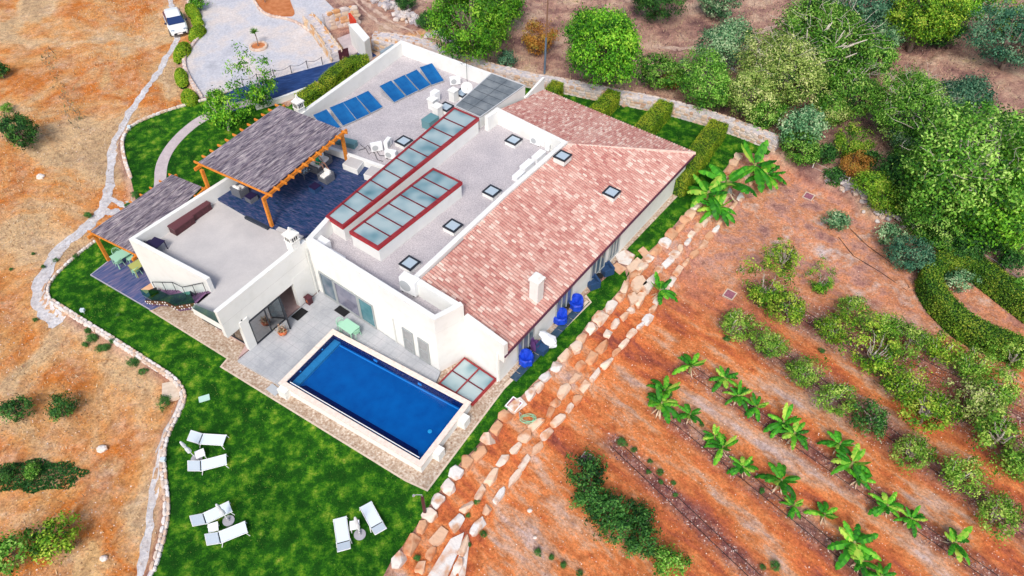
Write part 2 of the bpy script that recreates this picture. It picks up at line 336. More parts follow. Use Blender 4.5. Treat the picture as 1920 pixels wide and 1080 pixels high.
# ------------------------------------------------------------------ ground
def rows_dark(X, Y):
    d = np.zeros(X.shape)
    for a, b, w in ORCH_LINES:
        pa, pb = A(*a, -1.3), A(*b, -1.3); P = np.array([[pa.x, pa.y], [pb.x, pb.y]])
        d = np.maximum(d, (1-sstep(.2, w, dist(P, X, Y)))*.9)
    return d
ORCH_LINES = [((1290,690),(1900,1110),1.2),((1235,760),(1640,1090),1.1),((1150,830),(1420,1085),1.0),((1380,606),(2000,1050),2.0),((1440,550),(2050,930),2.3),((1560,600),(2050,840),2.2)]
def make_ground():
    xs = np.concatenate([[-500,-250,-120,-80], np.arange(-62, 62.01, .33), [80,120,250,500]]); ys = np.concatenate([[-300,-80,-10], np.arange(10, 92, .33), [105,140,250,600]])
    X, Y = np.meshgrid(xs, ys); Z = hgt(X, Y)
    nx, ny = len(xs), len(ys); me = bpy.data.meshes.new('ground'); V = np.stack([X, Y, Z], -1).reshape(-1, 3)
    idx = np.arange(nx*ny).reshape(ny, nx); q = np.stack([idx[:-1,:-1], idx[:-1,1:], idx[1:,1:], idx[1:,:-1]], -1).reshape(-1, 4)
    me.vertices.add(len(V)); me.vertices.foreach_set('co', V.astype(np.float32).ravel()); me.loops.add(q.size); me.loops.foreach_set('vertex_index', q.astype(np.int32).ravel())
    me.polygons.add(len(q)); me.polygons.foreach_set('loop_start', np.arange(0, q.size, 4, dtype=np.int32)); me.polygons.foreach_set('use_smooth', np.ones(len(q), bool)); me.update(calc_edges=True)
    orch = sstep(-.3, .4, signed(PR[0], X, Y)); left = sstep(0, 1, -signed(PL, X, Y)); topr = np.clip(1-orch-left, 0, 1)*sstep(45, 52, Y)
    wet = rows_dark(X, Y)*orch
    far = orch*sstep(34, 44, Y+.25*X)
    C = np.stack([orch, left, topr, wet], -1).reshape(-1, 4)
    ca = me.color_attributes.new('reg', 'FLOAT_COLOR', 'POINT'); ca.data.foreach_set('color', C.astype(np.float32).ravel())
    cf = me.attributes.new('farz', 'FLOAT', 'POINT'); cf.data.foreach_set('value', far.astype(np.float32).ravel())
    m = bpy.data.materials.new('earth'); m.use_nodes = True; n = m.node_tree.nodes; l = m.node_tree.links; b = n['Principled BSDF']; b.inputs['Roughness'].default_value = .95; b.inputs['Specular IOR Level'].default_value = .1
    tc = n.new('ShaderNodeTexCoord')
    def noise(sc, det=8, rgh=.6, st=None, dist_=0):
        t = n.new('ShaderNodeTexNoise'); t.inputs['Scale'].default_value = sc; t.inputs['Detail'].default_value = det; t.inputs['Roughness'].default_value = rgh; t.inputs['Distortion'].default_value = dist_
        if st:
            mp = n.new('ShaderNodeMapping'); mp.vector_type = 'TEXTURE'; mp.inputs['Rotation'].default_value = (0, 0, st[0]); mp.inputs['Scale'].default_value = (1/st[1][0], 1/st[1][1], 1); l.new(tc.outputs['Object'], mp.inputs[0]); l.new(mp.outputs[0], t.inputs[0])
        else: l.new(tc.outputs['Object'], t.inputs[0])
        return t.outputs['Fac']
    def ramp(src, stops):
        r = n.new('ShaderNodeValToRGB'); e = r.color_ramp.elements; e[0].position, e[0].color = stops[0][0], (*stops[0][1], 1); e[1].position, e[1].color = stops[-1][0], (*stops[-1][1], 1)
        for p, c in stops[1:-1]: x = e.new(p); x.color = (*c, 1)
        l.new(src, r.inputs[0]); return r.outputs[0]
    def mix(f, a, b_, mode='MIX'):
        x = n.new('ShaderNodeMix'); x.data_type = 'RGBA'; x.blend_type = mode
        if isinstance(f, float): x.inputs[0].default_value = f
        else: l.new(f, x.inputs[0])
        l.new(a, x.inputs[6]); l.new(b_, x.inputs[7]); return x.outputs[2]
    at = n.new('ShaderNodeAttribute'); at.attribute_name = 'reg'; sp = n.new('ShaderNodeSeparateColor'); l.new(at.outputs['Color'], sp.inputs[0])
    fa = n.new('ShaderNodeAttribute'); fa.attribute_name = 'farz'
    left_c = ramp(noise(.11, 9, .62, dist_=.6), [(.34,(.45,.32,.19)),(.42,(.62,.44,.25)),(.48,(.62,.32,.12)),(.56,(.54,.17,.03)),(.64,(.62,.40,.19))])
    left_c = mix(ramp(noise(.5, 8, .7), [(.44,(0,0,0)),(.64,(.55,.55,.55))]), left_c, ramp(noise(1.1, 6), [(.35,(.42,.28,.18)),(.5,(.64,.43,.25)),(.65,(.68,.55,.42))]))
    a_, c_ = A(1290,690,-1.3), A(1900,1110,-1.3); ra_ = math.atan2(c_.y-a_.y, c_.x-a_.x)
    orch_c = ramp(noise(.5, 11, .7, (ra_, (.28, 1.0))), [(.36,(.30,.085,.06)),(.45,(.55,.155,.055)),(.52,(.66,.24,.085)),(.58,(.60,.34,.21)),(.66,(.56,.43,.40))])
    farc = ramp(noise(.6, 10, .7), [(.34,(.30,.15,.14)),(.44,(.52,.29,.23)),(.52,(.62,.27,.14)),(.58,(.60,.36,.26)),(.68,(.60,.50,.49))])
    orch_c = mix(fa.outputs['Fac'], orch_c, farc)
    top_c = ramp(noise(.35, 10, .66), [(.32,(.15,.08,.085)),(.43,(.31,.18,.155)),(.52,(.46,.29,.225)),(.62,(.56,.41,.31)),(.72,(.52,.39,.22))])
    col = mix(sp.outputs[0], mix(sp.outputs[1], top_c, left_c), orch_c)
    wetc = ramp(noise(1.6, 9, .7), [(.36,(.07,.035,.05)),(.5,(.20,.09,.085)),(.60,(.40,.22,.18)),(.72,(.56,.44,.42))])
    wf = n.new('ShaderNodeMath'); wf.operation = 'MULTIPLY'; l.new(at.outputs['Alpha'], wf.inputs[0]); l.new(ramp(noise(.9, 8), [(.34,(.3,.3,.3)),(.52,(1,1,1))]), wf.inputs[1])
    col = mix(wf.outputs[0], col, wetc)
    col = mix(1.0, col, ramp(noise(7, 6, .8), [(.34,(.50,.44,.42)),(.50,(.92,.92,.92)),(.66,(1.25,1.18,1.12))]), 'MULTIPLY')
    col = mix(1.0, col, ramp(noise(1.8, 6, .7), [(.36,(.72,.68,.68)),(.52,(1,1,1)),(.68,(1.12,1.06,1.0))]), 'MULTIPLY')
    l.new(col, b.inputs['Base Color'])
    bp = n.new('ShaderNodeBump'); bp.inputs['Strength'].default_value = .7; bp.inputs['Distance'].default_value = .08; l.new(noise(6, 8, .75), bp.inputs['Height']); l.new(bp.outputs[0], b.inputs['Normal'])
    me.materials.append(m); o = bpy.data.objects.new('ground', me); COL.objects.link(o); o['kind'] = 'structure'
make_ground()

# lawns
def lawnmat():
    m = bpy.data.materials.new('lawn'); m.use_nodes = True; n = m.node_tree.nodes; l = m.node_tree.links; b = n['Principled BSDF']; b.inputs['Roughness'].default_value = .9; b.inputs['Specular IOR Level'].default_value = .1
    tc = n.new('ShaderNodeTexCoord')
    def noise(sc, det, r=.6):
        t = n.new('ShaderNodeTexNoise'); t.inputs['Scale'].default_value = sc; t.inputs['Detail'].default_value = det; t.inputs['Roughness'].default_value = r; l.new(tc.outputs['Object'], t.inputs[0]); return t.outputs['Fac']
    r = n.new('ShaderNodeValToRGB'); e = r.color_ramp.elements; e[0].position = .40; e[0].color = (.010,.065,.006,1); e[1].position = .70; e[1].color = (.36,.38,.09,1)
    for p, c in ((.47,(.012,.085,.006,1)),(.53,(.035,.16,.008,1)),(.61,(.13,.27,.02,1))): x = e.new(p); x.color = c
    l.new(noise(1.25, 12, .74), r.inputs[0])
    r2 = n.new('ShaderNodeValToRGB'); e = r2.color_ramp.elements; e[0].position = .38; e[0].color = (.55,.6,.55,1); e[1].position = .62; e[1].color = (1.1,1.1,1,1); l.new(noise(9, 6, .8), r2.inputs[0])
    x = n.new('ShaderNodeMix'); x.data_type = 'RGBA'; x.blend_type = 'MULTIPLY'; x.inputs[0].default_value = 1; l.new(r.outputs[0], x.inputs[6]); l.new(r2.outputs[0], x.inputs[7]); r3 = n.new('ShaderNodeValToRGB'); e = r3.color_ramp.elements; e[0].position = .38; e[0].color = (.80,.86,.82,1); e[1].position = .62; e[1].color = (1.5,1.3,1.2,1); l.new(noise(.16, 4), r3.inputs[0]); x3 = n.new('ShaderNodeMix'); x3.data_type = 'RGBA'; x3.blend_type = 'MULTIPLY'; x3.inputs[0].default_value = 1; l.new(x.outputs[2], x3.inputs[6]); l.new(r3.outputs[0], x3.inputs[7]); l.new(x3.outputs[2], b.inputs['Base Color'])
    bp = n.new('ShaderNodeBump'); bp.inputs['Strength'].default_value = .8; bp.inputs['Distance'].default_value = .05; l.new(noise(14, 6, .8), bp.inputs['Height']); l.new(bp.outputs[0], b.inputs['Normal'])
    return m
M_lawn = lawnmat()
def trim(px): return [A(*p, -.24) for p in px]
r1in = [(p[0]-6, p[1]-4) for p in ROW1]
LAWN1 = [(270,1130)]+LEFTWALL[:19]+[(200,438),(300,480),(440,560),(560,800),(620,700),(900,740),(970,690),(1105,560),(1130,550),(1160,510)] + [(1176,515)] + r1in[20:0:-1] + [(715,1085),(690,1130)]
# south lawn wraps the pool apron
lw = [A(*p, -.24) for p in ([(262,1130)]+LEFTWALL[:19]+[(195,447),(235,470),(600,470),(1000,640),(1160,500),(1172,508),(1176,522)]+r1in[20:0:-1]+[(716,1085),(690,1130)])]
sheet('lawn', lw, -.24, M_lawn)
nw = [A(*p, -.24) for p in (LEFTWALL[19:]+[(420,180),(470,172),(540,200),(560,185),(700,140),(700,260),(440,420),(300,430),(262,385)])]
sheet('lawn', nw, -.24, M_lawn)
WALLN = [(843,100),(880,110),(920,123),(960,132),(1000,143),(1060,152),(1110,163),(1167,173),(1225,185),(1262,193),(1333,213),(1400,236),(1440,252),(1462,262)]
ne = [A(*p, -.24) for p in ([(900,118)]+WALLN[3:]+[(1440,290),(1398,286)]+r1in[:20:-1]+[(1192,478),(1150,450),(1100,300),(980,180)])]
sheet('lawn', ne, -.24, M_lawn)

# pebble apron, terrace, strips
GR = [(283,584),(415.6,688),(425,672.5)]
apron = [(300,560),(281,581),(427,671.5),(414,687),(759.8,900),(801,919),(945,728),(1104,566),(1100,553),(1092,556),(1110,540),(1165,478),(1291,347),(1270,330),(930,640),(700,600),(380,560)]
sheet('gravel_apron', AP(apron, -.225), -.225, M_pebble)
b = MB(); b.strip([A(*p, -.2)[:2] for p in [(281,581),(427,671.5),(414,687),(759.8,900),(801,919),(945,728),(1108,566),(1098,553)]], .05, .05, -.4, -.205); tag(b.build('kerb_strip', M_kerb), kind='structure')
b = MB(); b.strip([A(*p, -.2)[:2] for p in [(948,726),(1104.5,565)]], .2, .0, -.4, -.212); tag(b.build('pavement_edge', M_kerb), kind='structure')
terr = [(470,657),(440,680),(532,727),(545,715),(628,632),(830,706),(840,690),(820,640),(600,520),(480,600)]
def rect_terrace():
    pts = AP([(600,545),(445,676),(534,727),(560,722),(640,640),(815,722),(826,697)], 0.0)
    o = MB().prism([(p.x, p.y, -.3) for p in pts], [(p.x, p.y, 0) for p in pts]).build('terrace_paving', M_terrace); o['kind'] = 'structure'
rect_terrace()
# slab joints on the terrace: shallow dark lines laid a few mm proud
FA = A(600,549,0); KA = A(447,677,0); dT = (KA-FA).normalized(); nT = Vector((-dT.y, dT.x, 0)); nT = nT if nT.dot(Vector((1,-1,0))) > 0 else -nT
TP = AP([(600,545),(445,676),(534,727),(560,722),(640,640),(815,722),(826,697)], 0)
def clipline(a, d, poly):
    ts = []
    for i in range(len(poly)):
        p, q = poly[i], poly[(i+1) % len(poly)]; e = q-p; den = d.x*e.y-d.y*e.x
        if abs(den) < 1e-9: continue
        t = ((p.x-a.x)*e.y-(p.y-a.y)*e.x)/den; u = ((p.x-a.x)*d.y-(p.y-a.y)*d.x)/den
        if 0 <= u <= 1: ts.append(t)
    return sorted(ts)
b = MB()
for dd, nn in ((dT, nT), (nT, dT)):
    for k in range(-30, 31):
        a = FA+nn*k*.6; ts = clipline(a, dd, TP)
        for t0, t1 in zip(ts[::2], ts[1::2]):
            if t1-t0 > .1: b.beam(a+dd*t0+Vector((0,0,.0)), a+dd*t1, .018, .008)
M_joint = mat('joint', [(.31,.325,.35)], rough=.9)
tag(b.build('terrace_joints', M_joint), kind='structure')
deck_pts = AP([(169,515.6),(203,489),(300,420),(330,560),(281,581)], -.15)
sheet('timber_deck', deck_pts, -.15, M_deck2)
b = MB(); b.strip([A(*p, -.15)[:2] for p in [(203,489),(169,515.6),(281,581)]], .05, .0, -.3, -.13); tag(b.build('deck_edge', mat('pale_deck_edge', [(.45,.45,.50)], rough=.8)), kind='structure')
# curved path on the upper lawn
po = [(285,390),(289,343),(290,310),(307,277),(333,247),(367,220),(397,207),(440,192),(500,178)]
pi = [(515,186),(450,202),(402,217),(367,237),(333,270),(315,300),(311,333),(310,400)]
sp_ = smooth([A(*p, -.2)[:2] for p in po], 2); sq_ = smooth([A(*p, -.2)[:2] for p in pi], 2)
sheet('garden_path', [(*p, 0) for p in sp_+sq_], -.215, M_path)
# court
court = [(352,-40)]+[(370,30),(382,50),(367,73),(347,97),(343,117),(353,143),(377,183),(442,168),(515,147),(640,113),(617,90),(593,63),(650,40),(600,-10),(560,-60)]
sheet('gravel_court', AP(court, -.23), -.23, M_court)
sheet('slab_ramp', AP([(440,167),(638,113),(690,93),(706,104),(602,148),(573,164),(500,188),(440,208),(415,213),(420,178)], -.22), -.22, M_strip)
sheet('paved_path', AP([(632,72),(657,62),(680,92),(654,106)], -.215), -.215, M_path)
isl = smooth([A(*p, -.2)[:2] for p in [(470,-30),(478,8),(500,28),(530,31),(556,30),(545,5),(535,-30)]], 2)
sheet('soil_bed', [(*p, 0) for p in isl], -.18, M_redsoil)
# white gravel paths over the field (follow the terrain)
def ribbon(name, px, w, m, dz=.02, jag=.12):
    P = smooth([G(*p)[:2] for p in px], 2); P = densify(P, .35); n_ = len(P); vs_ = []; fs = []
    for i, p in enumerate(P):
        d = P[min(i+1, n_-1)]-P[max(i-1, 0)]; d = d/np.linalg.norm(d); nn = np.array([-d[1], d[0]]); ww = np.interp(i/(n_-1), np.linspace(0, 1, len(w)), w)/2
        for s_ in (-1, -.5, 0, .5, 1):
            q = p+nn*s_*(ww+(random.uniform(-jag, jag) if abs(s_) == 1 else 0)); vs_.append((q[0], q[1], ground_at(q)+dz+.012*(1-abs(s_))))
    for i in range(n_-1):
        for k in range(4): fs.append((5*i+k, 5*i+k+1, 5*i+5+k+1, 5*i+5+k))
    o = MB().add(vs_, fs).build(name, m); o['kind'] = 'structure'; return o
ribbon('gravel_path', [(316,-10),(326,30),(334,78),(318,97),(300,132),(270,172),(245,207),(228,240),(214,272),(208,300),(206,340),(202,368),(193,392),(178,412),(150,437),(112,464),(92,498),(76,535),(72,563),(88,588),(112,608)], [.6,.6,.55,.6,.7,.85,1.0,1.0], M_whitegravel)
ribbon('gravel_path', [(336,750),(318,792),(296,850),(290,900),(285,950),(275,1010),(262,1090)], [.4,.5,.45,.55], M_whitegravel)
ribbon('gravel_path', [(206,372),(225,383),(240,388)], [.4,.3], M_whitegravel)
ribbon('gravel_path', [(196,398),(222,398),(244,392),(243,376)], [.7,.5], M_whitegravel)
M_track = mat('track_dirt', [(.34,.22,.19),(.48,.34,.27),(.58,.44,.35)], scale=1.5, rough=.95, bump=.4)
ribbon('dirt_track', [(668,-10),(705,25),(760,55),(850,80)], [.5,.4], M_track, jag=.2)
ribbon('dirt_track', [(640,-25),(690,30),(745,64),(820,92)], [.35,.3], M_track, jag=.18)
ribbon('dirt_track', [(1225,86),(1270,92),(1315,90),(1345,97)], [.5,.7,.4], M_track, jag=.25)
ribbon('dirt_track', [(1395,75),(1450,50),(1520,22),(1570,-5)], [.6,.5], M_track, jag=.3)
# ------------------------------------------------------------------ villa
V3 = Vector
def vz(p, z): return V3((p.x, p.y, z))
VIL = thing('villa', 'large white flat roofed villa with pink tiled wing, red skylights and roof terraces', 'house', (-6, 40, 0))
ZR, ZP = 3.5, 4.72
def part(b, name, m, parent=None, label=None, **k):
    o = b.build(name, m, parent or VIL, **k)
    if label: o['label'] = label
    return o
# key plan points
tA = A(240.7,448,4.5); tD = A(386.7,525,4.5); tF = A(573,448,4.72); tK = A(406.7,586.7,4.5); tB = A(430.3,328,4.5)
dNW = (tB-tA); dNW.z = 0; dNW.normalize()
tB2 = tA+dNW*15.3
C1 = A(824,694,0); G1 = V3((*A(869,572,4.72)[:2], 0)); G2 = A(932.9,713,-.2)
S0 = V3((-17.6,45.2,0)); S2 = A(752,75,4.5); S3 = A(921.7,136.7,4.5); S4 = A(985,160,4.5); S5 = A(900,220,4.5); S6 = A(851.7,198.3,4.5)
E0 = A(945,667,2.65); E1 = A(1303,288,2.65); T0 = A(784.4,520.7,4.72); T1 = A(956.7,360,4.72); T2 = A(1065,266,4.72); T3 = A(932,201,4.72); T4 = A(1020,168,2.75)
sk1 = AP([(610.4,405.4),(641.9,425.9),(898.5,221.2),(851.3,200.8)], 4.8)
sk2 = AP([(654.5,433.7),(708.3,465),(867,340.9),(811.9,314)], 4.8)
nE = (E1-E0).normalized(); nIn = V3((-nE.y, nE.x, 0))
W0 = vz(E0+nIn*.35, 0); W1 = vz(E1+nIn*.35-nE*.35, 0)
# terrace wing: ground floor behind a recessed glazed room, upper slab, parapets
slabpts = [tA, tB2, vz(sk1[0], 0), tF, tK, A(359,577,3.4), A(386,551,3.4), tD]
dKF = vz(tF-tK, 0).normalized(); nKF = V3((-dKF.y, dKF.x, 0)); nKF = nKF if nKF.x < 0 else -nKF   # inwards (NW)
gl0, gl1 = A(405,613,0), A(461,645,0)
low = [vz(tA, 0), vz(tB2, 0), vz(sk1[0], 0), vz(tF, 0)+nKF*.1, vz(tF, 0)+nKF*3.2-dKF*.2, gl0+nKF*.1+(gl0-gl1).normalized()*.0, vz(tD, 0)]
b = MB(); b.prism([vz(p, -.3) for p in low], [vz(p, 2.8) for p in low]); part(b, 'wall', M_white)
slabpts[3] = tF+nKF*.12; slabpts[4] = tK+nKF*.12
b = MB(); b.prism([vz(p, 2.8) for p in slabpts], [vz(p, 3.38) for p in slabpts], capb=True); part(b, 'wall', M_white)
# interior of the glazed room
rf = [vz(tF, .0), vz(tF, 0)+nKF*3.15, gl0, gl1, vz(tF, 0)-dKF*7.0+nKF*.1]
b = MB(); b.prism([vz(p, -.2) for p in rf], [vz(p, .015) for p in rf]); part(b, 'floor', mat('pink_tile_floor', [(.42,.28,.27),(.52,.38,.36)], scale=2, rough=.4))
# parapets of the terrace wing
b = MB(); b.strip([tD[:2], tA[:2], tB2[:2]], 0, .28, 3.38, 4.5); part(b, 'parapet', M_white)
wallK = MB(); wallK.strip([tF[:2], tK[:2]], .0, .3, 2.2, [4.55, 4.5]); part(wallK, 'parapet', M_white)
b = MB(); b.box((0,0,0), (0.001,0.001,0.001))
# post at the balcony corner
pb = A(470,657,0); pt = pb
b = MB(); b.box((pb.x+dKF.x*.28+nKF.x*.15, pb.y+dKF.y*.28+nKF.y*.15, 1.31), (.62,.3,2.62), math.atan2(dKF.y, dKF.x)); part(b, 'pillar', M_white)
# terrace floors
fl = [tA+dNW*.28, vz(tB2, 0), vz(sk1[0], 0), vz(tF, 0), vz(tK, 0), A(359,577,3.4), A(386,551,3.4), vz(tD, 0)]
b = MB(); b.prism([vz(p, 3.38) for p in fl], [vz(p, 3.40) for p in fl]); part(b, 'terrace_floor', M_beige)
dk = [A(398,366.5,3.6), A(434,387,3.6), A(461,403,3.6), A(505,424,3.6), A(569,443,3.6), vz(sk1[0]-V3((.05,-.05,0)), 0), vz(A(724,312,3.6), 0), A(600,276,3.6), vz(tB2-dNW*1.0, 0)]
b = MB(); b.prism([vz(p, 3.38) for p in dk], [vz(p, 3.6) for p in dk]); part(b, 'timber_floor', M_deck)
b = MB(); b.beam(A(462,406,3.5), A(505,427,3.5), .35, .18); part(b, 'step', mat('dark_step', [(.03,.04,.06)], rough=.5))
b = MB(); b.beam(A(520,428,3.62), A(567,446,3.62), .3, .06); part(b, 'step', M_beige)
# balcony glass balustrade
b = MB(); q0, q1 = A(362,579,3.4), A(411,607,3.4); b.add([q0, q1, vz(q1, 4.4), vz(q0, 3.95)], [(0,1,2,3)]); bal = part(b, 'balustrade', glassmat('green_glass', (.72,.84,.82), .12))
# SE glazing of the terrace wing
def plane_window(name, a, c, z0, z1, out, nv=1, frame=.07, fm=None, pm=None, parent=None, nh=0, proud=.05):
    """frame and pane on the wall line a-c"""
    fm = fm or M_frame; pm = pm or M_pane; d = (c-a).normalized(); o_ = out*proud
    fb = MB(); L = (c-a).length
    for z in (z0+frame/2, z1-frame/2): fb.beam(vz(a, z)+o_, vz(c, z)+o_, .08, frame)
    for k in range(nv+1):
        q = a+d*(frame/2+(L-frame)*k/nv); fb.beam(vz(q, z0+frame)+o_, vz(q, z1-frame)+o_, .08, frame)
    for k in range(nh): z = z0+(z1-z0)*(k+1)/(nh+1); fb.beam(vz(a, z)+o_, vz(c, z)+o_, .07, frame*.7)
    f = part(fb, name, fm, parent); g = MB(); o2 = out*(proud*.6)
    g.add([vz(a, z0)+o2, vz(c, z0)+o2, vz(c, z1)+o2, vz(a, z1)+o2], [(0,1,2,3)]); pn = g.build('pane', pm, f); return f
oKF = -nKF
gA, gB = A(482,646,0), A(537,598,0)
M_clear = glassmat('window_glass', (.45,.60,.66), .34)
plane_window('window', gA, gB, .02, 2.2, oKF*.01, nv=2, pm=M_clear, proud=.0)
# door leaf opening outwards, far jamb piece
dA = gB; dB = A(563,575,0)
b = MB(); b.strip([vz(tF, 0)[:2], dB[:2]], .0, .3, 0, 2.62); part(b, 'wall', M_white)
ang = math.atan2(oKF.y, oKF.x)-.5; lf = dA+V3((math.cos(ang), math.sin(ang), 0))*1.0
plane_window('door', dA+oKF*.02, lf, .03, 2.15, V3((0,0,0)), nv=1, pm=M_clear)
# SW glazing below the balcony
plane_window('window', gl0-(gl1-gl0).normalized()*1.2, gl1+(gl1-gl0).normalized()*.6, .02, 2.7, V3((0,0,0)), nv=3, pm=M_clear)
# outside stair along the white SW wall
dS = vz(tD-tA, 0).normalized(); nS = V3((dS.y, -dS.x, 0)); nS = nS if nS.y < 0 else -nS
Ls = (vz(tD-tA, 0)).length; st = MB(); N = 20; prof = []
for i in range(N):
    x0 = Ls*.08+(Ls*.92)*i/N; x1 = Ls*.08+(Ls*.92)*(i+1)/N
    f_ = (i+1)/N; z = 3.4*(f_ if f_ < .45 else (.45 if f_ < .58 else .45+(f_-.58)/.42*.55)); prof.append((x0, x1, z))
    a = vz(tA, 0)+dS*x0+nS*.02; c = vz(tA, 0)+dS*x1+nS*.02
    st.prism([vz(a, max(-.2, z-.45)), vz(c, max(-.2, z-.45)), vz(c+nS*1.05, max(-.2, z-.45)), vz(a+nS*1.05, max(-.2, z-.45))], [vz(a, z), vz(c, z), vz(c+nS*1.05, z), vz(a+nS*1.05, z)], capb=True)
STR = part(st, 'staircase', M_purpletread)
hr = MB(); pts = [vz(tA, 0)+dS*(x0+.1)+nS*.18+V3((0,0,z+.9)) for x0, x1, z in prof]; hr.tube([pts[0], pts[8], pts[11], pts[19]], .025, 6)
for i in (0, 4, 8, 11, 15, 19): hr.tube([pts[i], pts[i]-V3((0,0,.9))], .02, 6)
hr.build('handrail', M_frame, STR)
sg = MB(); gv = [vz(tA, 0)+dS*x0+nS*1.08 for x0, x1, z in prof]; idx = [0, 8, 11, 19]
for i, j in zip(idx[:-1], idx[1:]):
    a, c = gv[i], gv[j]; za, zc = prof[i][2], prof[j][2]; sg.add([vz(a, za-.1), vz(c, zc-.1), vz(c, zc+.95), vz(a, za+.95)], [(0,1,2,3)])
sg.build('balustrade', glassmat('teal_glass', (.25,.62,.60), .1), STR)
sb = MB()
for i, j in zip(idx[:-1], idx[1:]):
    a, c = gv[i]+nS*.02, gv[j]+nS*.02; za, zc = prof[i][2], prof[j][2]; sb.add([vz(a, za-.42), vz(c, zc-.42), vz(c, zc-.08), vz(a, za-.08)], [(0,1,2,3)])
sb.build('stringer', mat('brown_stringer', [(.14,.06,.03)], rough=.7), STR)
sb = MB()
for k in range(14):
    i = k*19//13; a = gv[i]+nS*.04; sb.box((a.x, a.y, prof[i][2]-.18), (.07,.04,.07), math.atan2(dS.y, dS.x)); sb.box((a.x+.12*dS.x, a.y+.12*dS.y, prof[i][2]-.32), (.07,.04,.07), math.atan2(dS.y, dS.x))
bo = sb.build('bolt_row', M_whitem, STR); bo['kind'] = 'stuff'
# main block
main = [vz(tF, 0), C1, G1, G2, W0, W1, vz(T4, 0)+V3((-.3,-.3,0)), vz(S4, 0), vz(S5, 0), vz(S6, 0), vz(sk1[0], 0)]
b = MB()
mb_ = [vz(tF, 0), C1, G1, vz(T0, 0), vz(T1, 0), vz(T2, 0), vz(T3, 0), vz(S6, 0), vz(sk1[0], 0)]
b.prism([vz(p, -.3) for p in mb_], [vz(p, ZR) for p in mb_]); part(b, 'wall', M_white)
# roof floor sheet
b = MB(); b.prism([vz(p, ZR) for p in mb_], [vz(p, ZR+.01) for p in mb_]); part(b, 'flat_roof', M_roofgravel)
# parapets around the main flat roof
b = MB(); b.strip([sk1[0][:2], tF[:2], C1[:2], G1[:2]], .34, .0, ZR, ZP); part(b, 'parapet', M_white)
G1b = vz(G1, 0)+(vz(T0-G1, 0)).normalized()*.36
b = MB(); b.strip([G1b[:2], T0[:2], T1[:2], T2[:2], T3[:2], (S5+V3((.35,-.2,0)))[:2]], .34, .0, ZR, ZP+.01); part(b, 'parapet', M_white)
# wing under the tiles
wg = [G1, G2, W0, W1, vz(T4, 0)+V3((-.3,-.4,0)), vz(T3, 0), vz(T2, 0), vz(T1, 0), vz(T0, 0)]
ZT = 4.42
tops = [3.2, 2.35, 2.35, 2.35, 2.45, ZT-.25, ZT-.25, ZT-.25, ZT-.25]
b = MB(); b.prism([vz(p, -.3) for p in wg], [vz(p, z) for p, z in zip(wg, tops)], cap=False); part(b, 'wall', M_white)
# gable parapet
b = MB(); g2o = vz(E0, 0)-nIn*.02
gp = [vz(G1, 0)+(vz(G2-G1, 0)).normalized()*.0, g2o]
b.strip([gp[0][:2], gp[1][:2]], .3, 0.02, [2.0, 2.0], [3.75, 3.6]); part(b, 'parapet', M_white)
# tiled roof
def tiles(poly, eave0, eave1, top_pt, z_e, z_t, cw=.215, rl=.33):
    e0 = V3((eave0.x, eave0.y, 0)); d = vz(eave1-eave0, 0).normalized(); nn = V3((-d.y, d.x, 0))
    if nn.dot(vz(top_pt-eave0, 0)) < 0: nn = -nn
    D = nn.dot(vz(top_pt-eave0, 0)); sl_ = (z_t-z_e)/D; L = vz(eave1-eave0, 0).length
    vs_ = []; vals = []
    na = int(L/cw)+8; nr = int(D/rl)+3; I, J = np.meshgrid(np.arange(-6, na), np.arange(0, nr), indexing='ij'); U = (I.ravel()+.5)*cw; Vv = (J.ravel()+.5)*rl
    CX = e0.x+d.x*U+nn.x*Vv; CY = e0.y+d.y*U+nn.y*Vv; k = inpoly(CX, CY, [(p.x, p.y) for p in poly]); U = U[k]; Vv = Vv[k]
    prof_ = [(-.5,0),(-.34,.055),(-.12,.085),(.12,.085),(.34,.055),(.5,0)]
    n_ = len(U); out = np.zeros((n_, 5, 4, 3)); 
    for q in range(5):
        for c, (pi_, end) in enumerate(((q,0),(q+1,0),(q+1,1),(q,1))):
            u = U+prof_[pi_][0]*cw*(1.0 if end else .92); v = Vv+(end-.5)*rl*1.08; h = prof_[pi_][1]+(0 if end else .035)
            out[:, q, c, 0] = e0.x+d.x*u+nn.x*v; out[:, q, c, 1] = e0.y+d.y*u+nn.y*v; out[:, q, c, 2] = z_e+sl_*v+h
    tone = np.clip(RNG.choice([.22,.42,.6,.90], n_, p=[.2,.33,.28,.19])+RNG.normal(0, .09, n_)+.10*np.sin(CX[k]*.8)*np.cos(CY[k]*.6), 0, 1)
    return out.reshape(-1, 3)-np.array([-6, 40, 0]), np.repeat(tone, 5)
tp1 = [vz(E0, 0)+nE*.24, vz(E1, 0), vz(T2, 0), vz(T1, 0), vz(T0, 0)+nE*.15, vz(G1, 0)+nE*.24]
tv, ta = tiles(tp1, E0, E1, T0, 2.62, ZT)
RO = npmesh('tiled_roof', tv, 4, ta, M_tile, VIL)
tp2 = [vz(E1, 0), vz(T4, 0), vz(T3, 0), vz(T2, 0)]
tv, ta = tiles(tp2, T4, E1, T2, 2.7, ZT)
RO2 = npmesh('tiled_roof', tv, 4, ta, M_tile, VIL)
b = MB(); zz = {0:2.58}
b.add([vz(E0, 2.6)+nE*.45, vz(E1, 2.6), vz(T2, ZT-.02), vz(T1, ZT-.02), vz(T0, ZT-.02)+nE*.45], [(0,1,2,3,4)])
b.add([vz(E1, 2.6), vz(T4, 2.68), vz(T3, ZT-.02), vz(T2, ZT-.02)], [(0,1,2),(0,2,3)]); part(b, 'roof_bed', M_under)
b = MB(); b.tube([vz(E1, 2.68), vz(T2, ZT+.05)], .13, 8); b.build('ridge_cap', M_ridge, RO)
